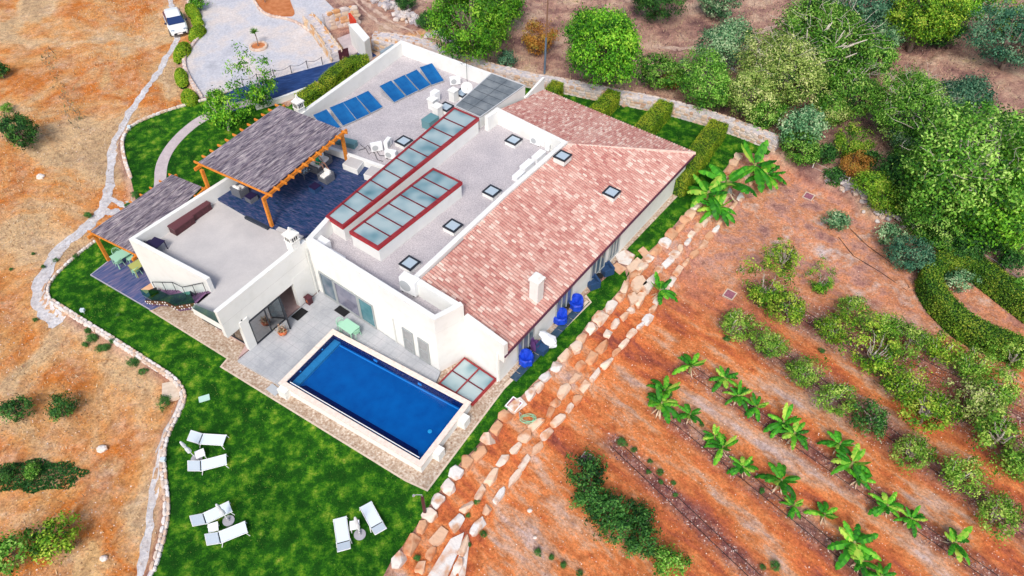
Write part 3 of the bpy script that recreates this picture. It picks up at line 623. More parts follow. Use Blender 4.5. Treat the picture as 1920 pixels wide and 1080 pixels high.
b = MB(); b.tube([vz(T2, ZT+.03), vz(T3, ZT+.03)], .08, 6); b.build('ridge_cap', M_ridge, RO2)
b = MB(); b.beam(vz(E0, 2.54)-nIn*.04, vz(E1, 2.54)-nIn*.04, .1, .12); part(b, 'gutter', mat('maroon_gutter', [(.09,.03,.06)], rough=.5))
b = MB(); b.beam(vz(E1, 2.56), vz(T4, 2.6), .1, .14); part(b, 'gutter', mat('grey_gutter', [(.35,.36,.42)], rough=.5))
b = MB(); wE = [vz(E0, 0)+nIn*.35, vz(E1, 0)+nIn*.35-nE*.3]; b.add([vz(E0, 2.5)+nIn*.02, vz(E1, 2.5)+nIn*.02, vz(wE[1], 2.5)+nIn*.1, vz(wE[0], 2.5)+nIn*.1], [(0,1,2,3)]); part(b, 'eave_soffit', M_white)
# gable fin at the north corner
b = MB(); f0, f1 = A(986,187,3.3), A(1020,168,2.8); b.add([vz(f0, 2.4), vz(f1, 2.4), vz(f1, 3.85), vz(f0, 3.85)], [(0,1,2,3)])
b = MB(); b.strip([vz(f0, 0)[:2], vz(f1, 0)[:2]], .18, .0, 0, [3.5, 3.95]); part(b, 'parapet', M_white)
# solar block
sp0 = [S0, vz(S2, 0), vz(S3, 0), vz(S6, 0), vz(sk1[0], 0)+V3((.1,.1,0)), vz(A(597,268,3.6), 0), vz(tB2, 0)]
solarfoot = [S0, vz(S2, 0), vz(S3, 0), vz(S6, 0), vz(sk1[0]*.35+sk1[3]*.65, 0), vz(A(722,311,3.6), 0), A(600,275,3.6), vz(tB2, 0)]
b = MB(); b.prism([vz(p, -.3) for p in solarfoot], [vz(p, 3.3) for p in solarfoot]); part(b, 'wall', M_white)
b = MB(); b.prism([vz(p, 3.3) for p in solarfoot], [vz(p, 3.31) for p in solarfoot]); part(b, 'flat_roof', M_roofgravel)
b = MB(); b.strip([S0[:2], S2[:2], (S3+V3((0,0,0)))[:2]], .0, .32, 3.3, 4.5); part(b, 'parapet', M_white)
lowp = [vz(A(585,262,4.1), 0), vz(A(724,311,4.1), 0)]
b = MB(); b.strip([p[:2] for p in lowp], .0, .28, 3.3, 4.1); part(b, 'parapet', M_white)
# grey stair housing
cp = [S3, S4, S5, S6]
b = MB(); b.prism([vz(p, 0) for p in cp], [vz(p, 4.44) for p in cp]); part(b, 'wall', M_white)
b = MB(); b.prism([vz(p, 4.44) for p in cp], [vz(p, 4.48) for p in cp]); GC = part(b, 'flat_roof', M_grey, label='dark grey membrane roof over the stairwell')
b = MB()
for k in range(1, 6): b.beam(vz(S3.lerp(S6, k/6), 4.485), vz(S4.lerp(S5, k/6), 4.485), .03, .01)
b.beam(vz(S3.lerp(S4, .5), 4.486), vz(S6.lerp(S5, .5), 4.486), .02, .01)
b.build('seam', M_frame, GC)
b = MB(); b.strip([p[:2] for p in (S3, S4, S5, S6)], .0, .06, 4.44, 4.53, closed=True); part(b, 'parapet', mat('pale_edge', [(.55,.57,.60)], rough=.6))
# red framed skylights
M_redtop = mat('maroon_top', [(.22,.02,.03),(.30,.035,.04)], scale=3, rough=.5)
def skylight(q, zt, zb, nb, label, rise=.0, fw=.17):
    qc = sum((vz(p, 0) for p in q), V3((0,0,0)))/4
    ins = [vz(p, 0)+(qc-vz(p, 0)).normalized()*.10 for p in q]
    b = MB(); b.prism([vz(p, zb) for p in ins], [vz(p, zt-.2) for p in ins]); k = part(b, 'skylight', M_white, label=label)
    b = MB(); b.strip([p[:2] for p in q[::-1]], 0, .26, zt-.26, zt, closed=True); 
    a = np.array([p[:2] for p in q]); area = sum(a[i][0]*a[(i+1)%4][1]-a[(i+1)%4][0]*a[i][1] for i in range(4))
    b = MB(); b.strip([p[:2] for p in (q if area < 0 else q[::-1])], 0, fw, zt-.03, zt, closed=True); b.build('frame', M_redtop, k); b = MB(); b.strip([p[:2] for p in (q if area < 0 else q[::-1])], 0, fw*.8, zt-.26, zt-.03, closed=True); b.build('fascia', M_red, k)
    q2 = [vz(p, 0)+(qc-vz(p, 0)).normalized()*(fw*.7) for p in q]
    b = MB()
    for i in range(1, nb): b.beam(vz(q2[0].lerp(q2[3], i/nb), zt-.02), vz(q2[1].lerp(q2[2], i/nb), zt-.02), .055, .07)
    b.build('glazing_bars', M_redo, k)
    b = MB(); b.add([vz(p, zt-.06) for p in q2], [(0,1,2,3)]); b.build('pane', M_sky, k)
skylight(sk1, 4.82, 3.3, 10, 'long red framed skylight beside the dark roof terrace')
skylight(sk2, 4.8, ZR, 7, 'shorter red framed skylight in the middle of the flat roof')
pit = AP([(821.4,719.4),(886.4,758),(930.4,710.6),(870.6,670.2)], -.02)
skylight(pit, .02, -.3, 2, 'square maroon framed skylight at ground level beside the pool', fw=.1)
pm = [pit[0].lerp(pit[1], .5), pit[3].lerp(pit[2], .5)]
b = MB(); b.beam(vz(pm[0], .03), vz(pm[1], .03), .07, .08); part(b, 'glazing_bar', M_redtop)
# roof windows
def roofwin(px, py, z, s=.95, slope=None, lab=None):
    c = A(px, py, z+.35); r = math.atan2(nE.y, nE.x); b = MB(); b.box((c.x, c.y, z+.1), (s, s*.95, .4), r); k = part(b, 'roof_window', M_white, label=lab)
    dx, dy = V3((math.cos(r), math.sin(r), 0)), V3((-math.sin(r), math.cos(r), 0)); cc = V3((c.x, c.y, z+.34)); h = s/2+.02; b = MB()
    q = [cc-dx*h-dy*h, cc+dx*h-dy*h, cc+dx*h+dy*h, cc-dx*h+dy*h]
    b.strip([p[:2] for p in q], .12, 0, z+.3, z+.39, closed=True); b.build('frame', M_frame, k)
    b = MB(); b.add([vz(cc+(p-cc)*.85, z+.345) for p in q], [(0,1,2,3)]); b.build('pane', M_vpane, k)
for p, l_ in (((963,262),'roof window on the far end of the main gravel roof'),((922,358),'roof window beside the tiled wing parapet'),((849,423),'roof window near the shorter red skylight'),((768,493),'roof window nearest the pool terrace')): roofwin(*p, ZR, lab=l_)
for p, l_ in (((866,174),'roof window beside the satellite dish'),((836,200),'roof window beside the stair housing'),((757,264),'roof window by the long red skylight')): roofwin(*p, 3.31, lab=l_)
def tilez(p):
    D = nIn.dot(vz(T0-E0, 0)); return 2.62+(ZT-2.62)*nIn.dot(vz(p-E0, 0))/D
for px, py, l_ in ((1055,292,'roof window high on the tiles near the hip'),(1147,360,'roof window in the middle of the tiled slope')):
    p = A(px, py, 3.9); z = tilez(p)+.05; p = A(px, py, z+.35); roofwin(px, py, z, lab=l_)
# chimneys
def chimney(base, w, h, zb, ornate=False, lab=None, rot=None):
    r = math.atan2(nE.y, nE.x) if rot is None else rot; b = MB(); x, y = base.x, base.y
    b.box((x, y, zb+h*.38), (w, w, h*.76), r); b.box((x, y, zb+h*.79), (w*1.22, w*1.22, h*.06), r)
    b.box((x, y, zb+h*.88), (w*1.0, w*1.0, h*.12), r, taper=.55)
    if ornate:
        b.box((x, y, zb+h*.5), (w*1.12, w*1.12, h*.04), r); b.box((x, y, zb+h*.99), (w*.35, w*.35, h*.12), r, taper=.6); b.lathe((x, y, zb+h*1.04), [(.03,0),(.07,.05),(.07,.12),(.02,.17)], 8)
    k = part(b, 'chimney', M_white, label=lab)
    if ornate:
        b = MB(); dx, dy = V3((math.cos(r), math.sin(r), 0)), V3((-math.sin(r), math.cos(r), 0))
        for nn, tt in ((-dy, dx), (dx, dy), (-dx, dy)):
            for i in range(3):
                for j in range(4): c = V3((x, y, zb+h*(.56+.05*j)))+nn*(w/2+.004)+tt*(i-1)*w*.24; b.box(c, (.09,.09,.06) if False else (.075,.02,.07), math.atan2(tt.y, tt.x))
        b.build('vent_holes', M_black, k)
    return k
cb = A(1005,565,3.4); cz = tilez(cb); cb = A(1005,562,cz); chimney(cb, .62, 2.55, cz-.15, lab='tall plain white chimney on the tiled slope')
cz2 = A(548,470,4.5); chimney(A(551,462,4.5), .62, 1.6, 4.3, True, 'white ornate pierced chimney at the corner of the beige terrace')
chimney(A(562,208,4.5), .58, 1.7, 4.0, True, 'white ornate chimney behind the pergola', rot=.9)
for px, py, h, l_ in ((812,203,1.1,'stubby white vent chimney beside the solar collectors'),(851,188,1.2,'stubby white vent chimney beside the satellite dish'),(821,216,1.1,'stubby white vent chimney closest to the long skylight')):
    chimney(A(px, py, 3.31), .55, h, 3.31, lab=l_)
# facade windows and doors
dFC = (C1-vz(tF, 0)).normalized(); oFC = V3((dFC.y, -dFC.x, 0)); oFC = oFC if oFC.y < 0 else -oFC
def onwall(px, py, a, d, z):
    p = A(px, py, z); t = (p-a).dot(d); return vz(a+d*t, 0)
a = onwall(608.3,551.7, vz(tF,0), dFC, .0); c = onwall(706.7,616.7, vz(tF,0), dFC, 0)
wl = a.lerp(c, .0)
plane_window('window', a, a.lerp(c, .27), .03, 2.25, oFC, nv=1, fm=M_gframe)
plane_window('window', a.lerp(c, .28), a.lerp(c, .72), .03, 2.25, oFC*1.2, nv=1, fm=M_gframe, pm=mat('purple_grey_pane', [(.14,.15,.22),(.22,.22,.29)], scale=1.5, rough=.08, spec=.8))
plane_window('window', a.lerp(c, .73), c, .03, 2.25, oFC, nv=1, fm=M_gframe, pm=mat('teal_pane', [(.05,.18,.22),(.10,.26,.30)], scale=1.5, rough=.05, spec=.9))
for (x0, y0), (x1, y1) in (((761.7,651),(777,661)),((789.7,669.8),(806.4,680))):
    a = onwall(x0, y0, vz(tF,0), dFC, 0); c = onwall(x1, y1, vz(tF,0), dFC, 0)
    f = plane_window('door', a, a+dFC*.85, .02, 2.05, oFC, nv=1, nh=1, pm=M_greydoor, fm=M_gframe)
dG = (vz(W1-W0, 0)).normalized()
for (x0, y0), (x1, y1) in (((968,652),(1001,619)),((1040,574),(1070,542)),((1107,504),(1134,476)),((1141,467),(1160,447))):
    a = onwall(x0, y0, W0, dG, 1.3); c = onwall(x1, y1, W0, dG, 1.3)
    plane_window('window', a, c, .15, 2.2, -nIn, nv=3, fm=M_gframe)
b = MB(); p0 = A(597,548,0)+oFC*.05; b.tube([vz(p0, 0), vz(p0, 4.1)], .045, 6); part(b, 'downpipe', mat('pale_pipe', [(.60,.62,.60)], rough=.5))
b = MB(); p0 = onwall(743.5,642, vz(tF,0), dFC, 0)+oFC*.06; b.tube([vz(p0, 0), vz(p0, 2.3)], .04, 6); part(b, 'downpipe', MATS['pale_pipe'])
b = MB(); p0 = vz(G2, 0)+(G2-G1).normalized()*.0+V3((.0,-.08,0)); b.tube([vz(p0, -.2), vz(p0, 2.6)], .05, 6); part(b, 'downpipe', M_whitem)
dN = A(620,420,3.5)
# ------------------------------------------------------------------ pergolas
def pergola(name, label, q, zt, posts, nraft, zpost, over=.45, m_cover=M_reed):
    """q: NW-near, NW-far, SE-far, SE-near corners of the reed cover"""
    loc = vz(q[0].lerp(q[2], .5), posts[0].z if posts else 0); o = thing(name, label, 'pergola', loc)
    n_, f_, F_, N_ = q; b = MB()
    b.prism([vz(p, zt-.05) for p in q], [vz(p, zt) for p in q], capb=True); cv = b.build('reed_cover', m_cover, o)
    b = MB()
    for i in range(1, 4): b.beam(vz(n_.lerp(N_, i/4), zt+.01), vz(f_.lerp(F_, i/4), zt+.01), .02, .02)
    b.build('batten', mat('batten', [(.10,.07,.09)], rough=.8), cv)
    dl = (f_-n_).normalized()
    for a, c in ((n_, f_), (N_, F_)):
        b = MB(); b.beam(vz(a-dl*over, zt-.32), vz(c+dl*over, zt-.32), .14, .22); b.build('beam', M_orange, o)
    for i in range(nraft):
        t = i/(nraft-1); a, c = n_.lerp(f_, t), N_.lerp(F_, t); d = (c-a).normalized(); b = MB(); b.beam(vz(a-d*over, zt-.13), vz(c+d*over, zt-.13), .09, .15); b.build('rafter', M_orange, o)
    for p in posts:
        b = MB(); b.box((p.x, p.y, (p.z+zt-.43)/2), (.2,.2,zt-.43-p.z), math.atan2(dl.y, dl.x)); b.build('post', M_orange, o)
    return o
PQ = AP([(372,304),(524,197),(641,243),(499,360)], 6.3)
pergola('pergola', 'large orange timber pergola with grey reed cover over the dark roof terrace', PQ, 6.3, [A(398,372,3.4), A(510,424,3.6), A(650,300,3.6), vz(PQ[1], 3.6)], 12, 6)
PQ2 = AP([(170,434),(322,327),(378,350),(253,475)], 2.75)
pergola('pergola', 'smaller low orange timber pergola with reed cover against the white wall beside the lawn', PQ2, 2.75, [A(203.7,488,-.15), vz(PQ2[1], -.2)], 9, 3, over=.35)
# ------------------------------------------------------------------ pool
pin = AP([(536,716),(624.8,627),(869.8,757),(787,863)], .50)
pc = sum((vz(p,0) for p in pin), V3((0,0,0)))/4
POOL = thing('swimming_pool', 'long rectangular pool of deep blue water with pale stone coping and white outer walls', 'swimming pool', vz(pc, -.3))
def offs(q, w):
    out = []
    for i in range(4):
        a, p, c = q[i-1], q[i], q[(i+1) % 4]; d1 = vz(p-a,0).normalized(); d2 = vz(c-p,0).normalized(); n1 = V3((-d1.y, d1.x, 0)); n2 = V3((-d2.y, d2.x, 0))
        s_ = 1 if n1.dot(vz(pc-p,0)) < 0 else -1; m_ = (n1+n2).normalized(); out.append(vz(p,0)+m_*w/m_.dot(n1)*s_)
    return out
po_ = offs(pin, .32); pw = offs(pin, .27)
def ring(qi, qo, z0, z1):
    b = MB(); vs_ = [vz(p, z1) for p in qi]+[vz(p, z1) for p in qo]+[vz(p, z0) for p in qi]+[vz(p, z0) for p in qo]; fs = []
    for i in range(4):
        j = (i+1) % 4; fs += [(i, j, 4+j, 4+i), (4+i, 4+j, 12+j, 12+i), (i, 8+i, 8+j, j)]
    return b.add(vs_, fs)
ring(pin, po_, .45, .53).build('coping', M_coping, POOL)
ring(offs(pin, .01), pw, -1.5, .45).build('pool_wall', M_white, POOL)
zw, zf = .40, -.20
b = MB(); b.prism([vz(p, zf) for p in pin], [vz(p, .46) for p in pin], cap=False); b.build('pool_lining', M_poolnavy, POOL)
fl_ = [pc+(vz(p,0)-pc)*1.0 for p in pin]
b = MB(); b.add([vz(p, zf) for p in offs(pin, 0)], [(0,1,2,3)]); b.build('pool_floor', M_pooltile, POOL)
pi2 = offs(pin, -.12)
b = MB(); b.beam(vz(pi2[0], zf+.02), vz(pi2[1], zf+.02), .07, .03); b.beam(vz(pi2[1], zf+.02), vz(pi2[2], zf+.02), .07, .03); b.build('floor_line', M_poolline, POOL)
pi3 = offs(pin, -.16); b = MB(); b.beam(vz(pi3[0], zw+.0), vz(pi3[3], zw+.0), .045, .05); b.build('overflow_lip', M_whitem, POOL)
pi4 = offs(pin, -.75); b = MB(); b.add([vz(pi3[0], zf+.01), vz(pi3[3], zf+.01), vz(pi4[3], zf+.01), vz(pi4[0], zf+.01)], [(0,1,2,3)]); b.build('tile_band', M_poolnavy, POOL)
for (x, y) in ((705,675),(788,719)): 
    q = A(x, y, .1); e = vz(pin[1],0); d = vz(pin[2]-pin[1],0).normalized(); t = (vz(q,0)-e).dot(d); q = e+d*t; b = MB(); b.box((q.x, q.y-.02, .1), (.26,.06,.16), math.atan2(d.y, d.x)); b.build('inlet', M_poolline, POOL)
b = MB(); q = A(806,809,zf); b.lathe((q.x, q.y, zf), [(.13,0),(.13,.03),(.09,.05)], 14); b.build('drain', mat('pale_drain', [(.30,.62,.62)], rough=.4), POOL)
for (x, y) in ((601,654),(560,695)): q = A(x, y, .2); e = vz(pin[0],0); d = vz(pin[1]-pin[0],0).normalized(); t = (vz(q,0)-e).dot(d); q = e+d*t; b = MB(); b.box((q.x+.02, q.y, .2), (.1,.06,.05), math.atan2(d.y, d.x)); b.build('inlet', M_poolline, POOL)
rp = math.atan2(vz(pin[2]-pin[1],0).y, vz(pin[2]-pin[1],0).x)
for (x, y), s_ in (((533,727),.62),((868,783),.58),((820,843),.58)):
    q = A(x, y, .45); b = MB(); b.box((q.x, q.y, .1), (s_, s_, .7), rp); b.build('light_block', M_white, POOL)
wm = bpy.data.materials.new('pool_water'); wm.use_nodes = True; n = wm.node_tree.nodes; l = wm.node_tree.links; n.remove(n['Principled BSDF'])
t_ = n.new('ShaderNodeBsdfTransparent'); t_.inputs[0].default_value = (.22,.66,1.0,1); g_ = n.new('ShaderNodeBsdfGlossy'); g_.inputs['Roughness'].default_value = .08; fr_ = n.new('ShaderNodeFresnel'); fr_.inputs[0].default_value = 1.33
ms_ = n.new('ShaderNodeMixShader'); l.new(fr_.outputs[0], ms_.inputs[0]); l.new(t_.outputs[0], ms_.inputs[1]); l.new(g_.outputs[0], ms_.inputs[2]); l.new(ms_.outputs[0], n['Material Output'].inputs[0])
nz = n.new('ShaderNodeTexNoise'); nz.inputs['Scale'].default_value = 1.6; bp_ = n.new('ShaderNodeBump'); bp_.inputs['Strength'].default_value = .2; bp_.inputs['Distance'].default_value = .03; l.new(nz.outputs['Fac'], bp_.inputs['Height']); l.new(bp_.outputs[0], g_.inputs['Normal'])
b = MB(); b.add([vz(p, zw) for p in offs(pin, -.004)], [(0,1,2,3)]); tag(b.build('water', wm), kind='structure')
# ------------------------------------------------------------------ stone walls and boulders
def stone_at(b, p, rx, ry, rz_, rot, val, rnd=random):
    b.blob(p, (rx, ry, rz_), n=8, m=5, jit=.13, rz=rot, val=val, sq=.45)
import bmesh
def hull(b, c, r, rot, val, n=26, rnd=random, flat=.7):
    bm = bmesh.new()
    for _ in range(n):
        x, y, z = (rnd.uniform(-1, 1) for _ in range(3)); k = max(abs(x), abs(y)*.98, abs(z)*.9)
        if k < .75: x, y, z = x/max(k,.1)*.85, y/max(k,.1)*.85, z/max(k,.1)*.85
        m_ = math.hypot(x, y)
        if m_ > 1.12: x, y = x/m_*1.12, y/m_*1.12
        bm.verts.new((x*r[0], y*r[1], min(z, flat+rnd.uniform(-.06, .06))*r[2]))
    g = bmesh.ops.convex_hull(bm, input=bm.verts); bmesh.ops.delete(bm, geom=[e for e in g['geom_interior'] if isinstance(e, bmesh.types.BMVert)], context='VERTS')
    bmesh.ops.bevel(bm, geom=list(bm.edges), offset=min(r)*.12, segments=1, affect='EDGES', clamp_overlap=True)
    bm.verts.ensure_lookup_table(); co, si = math.cos(rot), math.sin(rot); idx = {v: i for i, v in enumerate(bm.verts)}
    b.add([(c[0]+v.co.x*co-v.co.y*si, c[1]+v.co.x*si+v.co.y*co, c[2]+v.co.z) for v in bm.verts], [tuple(idx[v] for v in f.verts) for f in bm.faces], val); bm.free()
def boulder_row(name, label, px, step, size, zoff, gaps=()):
    P = densify([A(*p, zoff)[:2] for p in px], .1); o = thing(name, label, 'stone wall', vz(V3((*P[len(P)//2], 0)), ground_at(P[len(P)//2])-.2)); d_acc = 0; k = 0; i = 0; cnt = 0
    L = np.cumsum([0]+[np.linalg.norm(np.array(b_)-np.array(a_)) for a_, b_ in zip(P[:-1], P[1:])]); s_ = .3
    while s_ < L[-1] and cnt < 98:
        w = step*random.uniform(.7, 1.35); j = int(np.searchsorted(L, min(s_+w/2, L[-1]-.01))); j = min(max(j, 1), len(P)-1); p = P[j]; q = P[max(j-4, 0)]; q2 = P[min(j+4, len(P)-1)]
        ang = math.atan2(q2[1]-q[1], q2[0]-q[0]); wd = size*random.uniform(.75, 1.25); off = random.uniform(-.12, .12)
        cx = p[0]-math.sin(ang)*off; cy = p[1]+math.cos(ang)*off
        if random.random() > gaps_p.get(name+label, 0):
            b = MB(); hz = .3*random.uniform(.85, 1.2); hull(b, (cx, cy, zoff-hz*.62), (w*.52, wd*.5, hz), ang+random.uniform(-.1,.1), random.choice([.0,.15,.3,.45,.6,.8,1.0])); b.build('boulder', M_stone, o); cnt += 1
        s_ += w*1.0
    return o
gaps_p = {}
boulder_row('retaining_wall', 'upper row of large pale boulders edging the narrow lawn below the villa', ROW1, 1.05, .74, -.13)
boulder_row('retaining_wall', 'middle row of pale and rust stained boulders between two soil steps', ROW2, 1.0, .55, -.50)
boulder_row('retaining_wall', 'lowest row of boulders bordering the orange orchard soil', ROW3, 1.05, .48, -.86)
def masonry(name, label, px, z0, z1, wl, wr, sz, top_m=M_mortar, stone_m=M_greystone, cap=True):
    pts = smooth([A(*p, z1)[:2] for p in px], 1); o = thing(name, label, 'stone wall', (*pts[len(pts)//2], z0))
    b = MB(); b.strip(pts, wl-.05, wr-.05, z0-.3, z1-.03); b.build('wall_core', top_m, o)
    sb = MB(); P = densify(pts, .08); L = np.cumsum([0]+[np.linalg.norm(b_-a_) for a_, b_ in zip(P[:-1], P[1:])])
    def put(s_, side, z, w, h, dep):
        j = min(max(int(np.searchsorted(L, s_)), 2), len(P)-3); p = P[j]; t = P[j+2]-P[j-2]; ang = math.atan2(t[1], t[0]); c = (p[0]-math.sin(ang)*side, p[1]+math.cos(ang)*side, z)
        sb.blob(c, (w/2, dep/2, h/2), n=7, m=4, jit=.15, rz=ang, val=random.random(), sq=.4)
    for side in (wl-.07, -(wr-.07)):
        z = z0-.1
        while z < z1-.05:
            h = sz*random.uniform(.7, 1.0); s_ = random.uniform(0, sz)
            while s_ < L[-1]: w = sz*random.uniform(.8, 2.0); put(s_+w/2, side, z+h/2, w*.98, h, .2); s_ += w
            z += h*.92
    if cap:
        s_ = 0
        while s_ < L[-1]:
            for k in range(max(1, int((wl+wr)/sz/1.3))):
                if random.random() < .55: put(s_+random.uniform(0, sz), -wr+.1+(wl+wr-.2)*random.random(), z1-.03, sz*random.uniform(.6,1.3), .1, sz*random.uniform(.6,1.1))
            s_ += sz*.9
    sb.build('stonework', stone_m, o); return o
masonry('garden_wall', 'long curved dry stone wall behind the four clipped hedges', [(700,62),(760,70),(800,78)]+WALLN[0:], -.25, .75, .50, .50, .34, stone_m=mat('warm_stone', [(.44,.28,.20),(.58,.44,.34),(.60,.52,.48),(.48,.45,.46)], attr=True, rough=.95, bump=.8, bscale=5))
masonry('garden_wall', 'low whitish stone edging wall curving along the south lawn', LEFTWALL[:14], -.6, -.12, .16, .16, .26, stone_m=mat('pale_stone', [(.58,.40,.28),(.66,.58,.52),(.74,.72,.72)], attr=True, rough=.95, bump=.5))
masonry('garden_wall', 'short low stone edging beside the lawn corner near the small pergola', LEFTWALL[13:19], -.6, -.18, .08, .08, .2, stone_m=MATS['pale_stone'], cap=False)
masonry('garden_wall', 'low stone edging around the upper lawn with curved path', LEFTWALL[20:], -.6, -.15, .13, .13, .24, stone_m=MATS['pale_stone'])
masonry('garden_wall', 'low curved pink stone kerb wall between the court and the clipped bushes', COURTWALL, -.6, .0, .16, .16, .28, stone_m=mat('pink_stone', [(.50,.36,.30),(.62,.50,.44),(.70,.60,.52)], attr=True, rough=.95, bump=.5))
masonry('garden_wall', 'thick tan stone wall along the right side of the gravel court', [(575,28),(592,45),(610,70),(630,98)], -.25, .7, .6, .6, .4, stone_m=mat('tan_stone', [(.55,.28,.12),(.62,.46,.30),(.62,.55,.50),(.50,.46,.46)], attr=True, rough=.95, bump=.6))
masonry('garden_wall', 'stone wall with large orange and grey blocks above the entrance steps', [(606,28),(640,18),(668,14)], -.25, 1.3, .4, .4, .5, stone_m=MATS['tan_stone'])
masonry('garden_wall', 'short tan stone wall between the white entrance wall and the villa', [(698,72),(725,80),(752,84)], -.25, .5, .3, .3, .35, stone_m=MATS['tan_stone'])
masonry('garden_wall', 'thin stone kerb curving around the red soil bed of the court', [(470,-20),(480,10),(500,28),(533,33),(560,42),(580,58)], -.3, -.08, .1, .1, .25, stone_m=MATS['pink_stone'], cap=False)
def rubble(name, label, px, n_, w, s0, s1, m):
    P = densify([G(*p)[:2] for p in px], .1); o = thing(name, label, 'stone heap', G(*px[len(px)//2])); b = MB()
    for k in range(n_):
        p = P[int(random.random()*(len(P)-1))]; q = (p[0]+random.gauss(0, w), p[1]+random.gauss(0, w)); r = random.uniform(s0, s1); z = ground_at(q)
        b.blob((q[0], q[1], z+r*random.uniform(.2, .9)), (r, r*random.uniform(.6, 1), r*.7), n=7, m=4, jit=.2, rz=random.random()*3, val=random.random(), sq=.3)
    b.build('rubble', m, o)
rubble('rubble_wall', 'tumbled line of white and grey rocks along the dirt track at the top', [(690,-5),(735,15),(775,40),(815,60),(850,88),(915,85),(1010,90)][:5], 170, .4, .16, .42, M_greystone)
rubble('rubble_wall', 'sparse line of rocks below the big bright tree', [(850,88),(860,95),(905,100)], 22, .3, .12, .3, M_greystone)
rubble('rubble_wall', 'low rubble wall of grey rocks along the wire fence', [(1545,340),(1600,378),(1650,402),(1700,440),(1745,462)], 230, .25, .1, .24, M_greystone)
rubble('rubble_wall', 'short heap of rocks at the end of the fence near the ring hedge', [(1760,463),(1805,487)], 50, .25, .1, .26, M_greystone)
rubble('rubble_wall', 'scattered rocks in the shade between the olive trees', [(1290,160),(1340,140),(1410,120)], 45, .5, .1, .26, M_greystone)
rubble('rubble_wall', 'grey rock pile under the trees at the top', [(1660,35),(1680,45)], 30, .6, .12, .3, M_greystone)
# stone ramp at the bottom and flagstones
b = MB()
for px in ([(800,1085),(845,1012),(870,1000),(862,1030),(838,1085)],[(842,1085),(866,1032),(880,1020),(872,1085)]): 
    P = [G(*p) for p in px]; b.prism([vz(p, p.z-.3) for p in P], [vz(p, p.z+.12) for p in P], val=1.)
ramp_ = thing('stone_steps', 'broad pale stone slabs forming a ramp at the bottom edge', 'steps', G(850,1040)); b.build('slab', M_stone, ramp_)
fg = MB(); fp = [(1153,478),(1172,468),(1190,478),(1180,497),(1160,492)], [(1175,500),(1195,482),(1212,495),(1200,515),(1183,515)], [(1186,520),(1205,516),(1214,530),(1195,545),(1182,536)], [(1196,470),(1206,462),(1222,478),(1214,490)], [(1145,500),(1157,492),(1175,503),(1162,515)], [(1176,552),(1190,547),(1198,560),(1184,570)], [(1205,533),(1217,520),(1228,530),(1216,547)]
for q in fp:
    P = [A(*p, -.2) for p in q]; fg.prism([vz(p, -.5) for p in P], [vz(p, -.19) for p in P], val=random.choice([.3,.7,.9,.1]))
PV = fg.build('stone_paving', M_stone); PV['kind'] = 'structure'
# ------------------------------------------------------------------ foliage
def leaf_quads(c, size, nrm, rng, asp=.55):
    n = len(c); nrm = nrm/np.linalg.norm(nrm, axis=1, keepdims=True); t = rng.normal(size=(n, 3)); t -= nrm*(t*nrm).sum(1, keepdims=True); t /= np.linalg.norm(t, axis=1, keepdims=True)
    u = np.cross(nrm, t); s = size[:, None]; out = np.empty((n, 4, 3)); out[:, 0] = c-t*s*.5; out[:, 1] = c+u*s*asp*.5+t*s*.05; out[:, 2] = c+t*s*.5; out[:, 3] = c-u*s*asp*.5+t*s*.05
    return out.reshape(-1, 3)
CR = {}
def crown_data(fam, var):
    key = (fam, var)
    if key in CR: return CR[key]
    rng = np.random.default_rng(100+var*17+hash(fam) % 7 if False else 100+var*17+{'L':1,'M':2,'S':3,'O':4,'X':5}[fam]*31)
    ncl, nl, ls, cs = {'L': (240, 50, .062, .15), 'M': (110, 46, .10, .20), 'S': (46, 36, .16, .27), 'O': (60, 40, .115, .22), 'X': (430, 60, .045, .115)}[fam]
    amp = 1.7 if fam == 'O' else 1.0
    lob = rng.normal(size=(8, 3)); lob[:, 2] = np.abs(lob[:, 2])*.8; lob /= np.linalg.norm(lob, axis=1, keepdims=True); la = rng.uniform(-.62, .55, 8)*amp
    d = rng.normal(size=(ncl, 3)); d[:, 2] = d[:, 2]*.9+.25; d /= np.linalg.norm(d, axis=1, keepdims=True)
    k = 1+(np.exp(-3.5*(1-d@lob.T))*la).sum(1); r = rng.uniform(.35, 1, ncl)**.45*k*.92
    c = d*r[:, None]*np.array([1, 1, .74])+np.array([0, 0, .95]); c[:, 2] = np.maximum(c[:, 2], .16+.1*rng.random(ncl))
    tone = np.clip(rng.normal(.48, .26, ncl)+.12*(c[:, 2]-.95), .02, .98)
    off = rng.normal(size=(ncl, nl, 3))*cs*np.array([.62, .62, .45])*rng.uniform(.7, 1.3, (ncl, 1, 1)); C = (c[:, None]+off).reshape(-1, 3)
    n = off.reshape(-1, 3)/cs+(C-np.array([0, 0, .7]))*.8+rng.normal(size=(ncl*nl, 3))*.7; n[:, 2] += .5
    v = np.clip(np.repeat(tone, nl)+rng.normal(0, .16, ncl*nl), 0, 1)
    CR[key] = (leaf_quads(C, rng.uniform(.7, 1.3, len(C))*ls, n, rng), v); return CR[key]
PROTO = {}
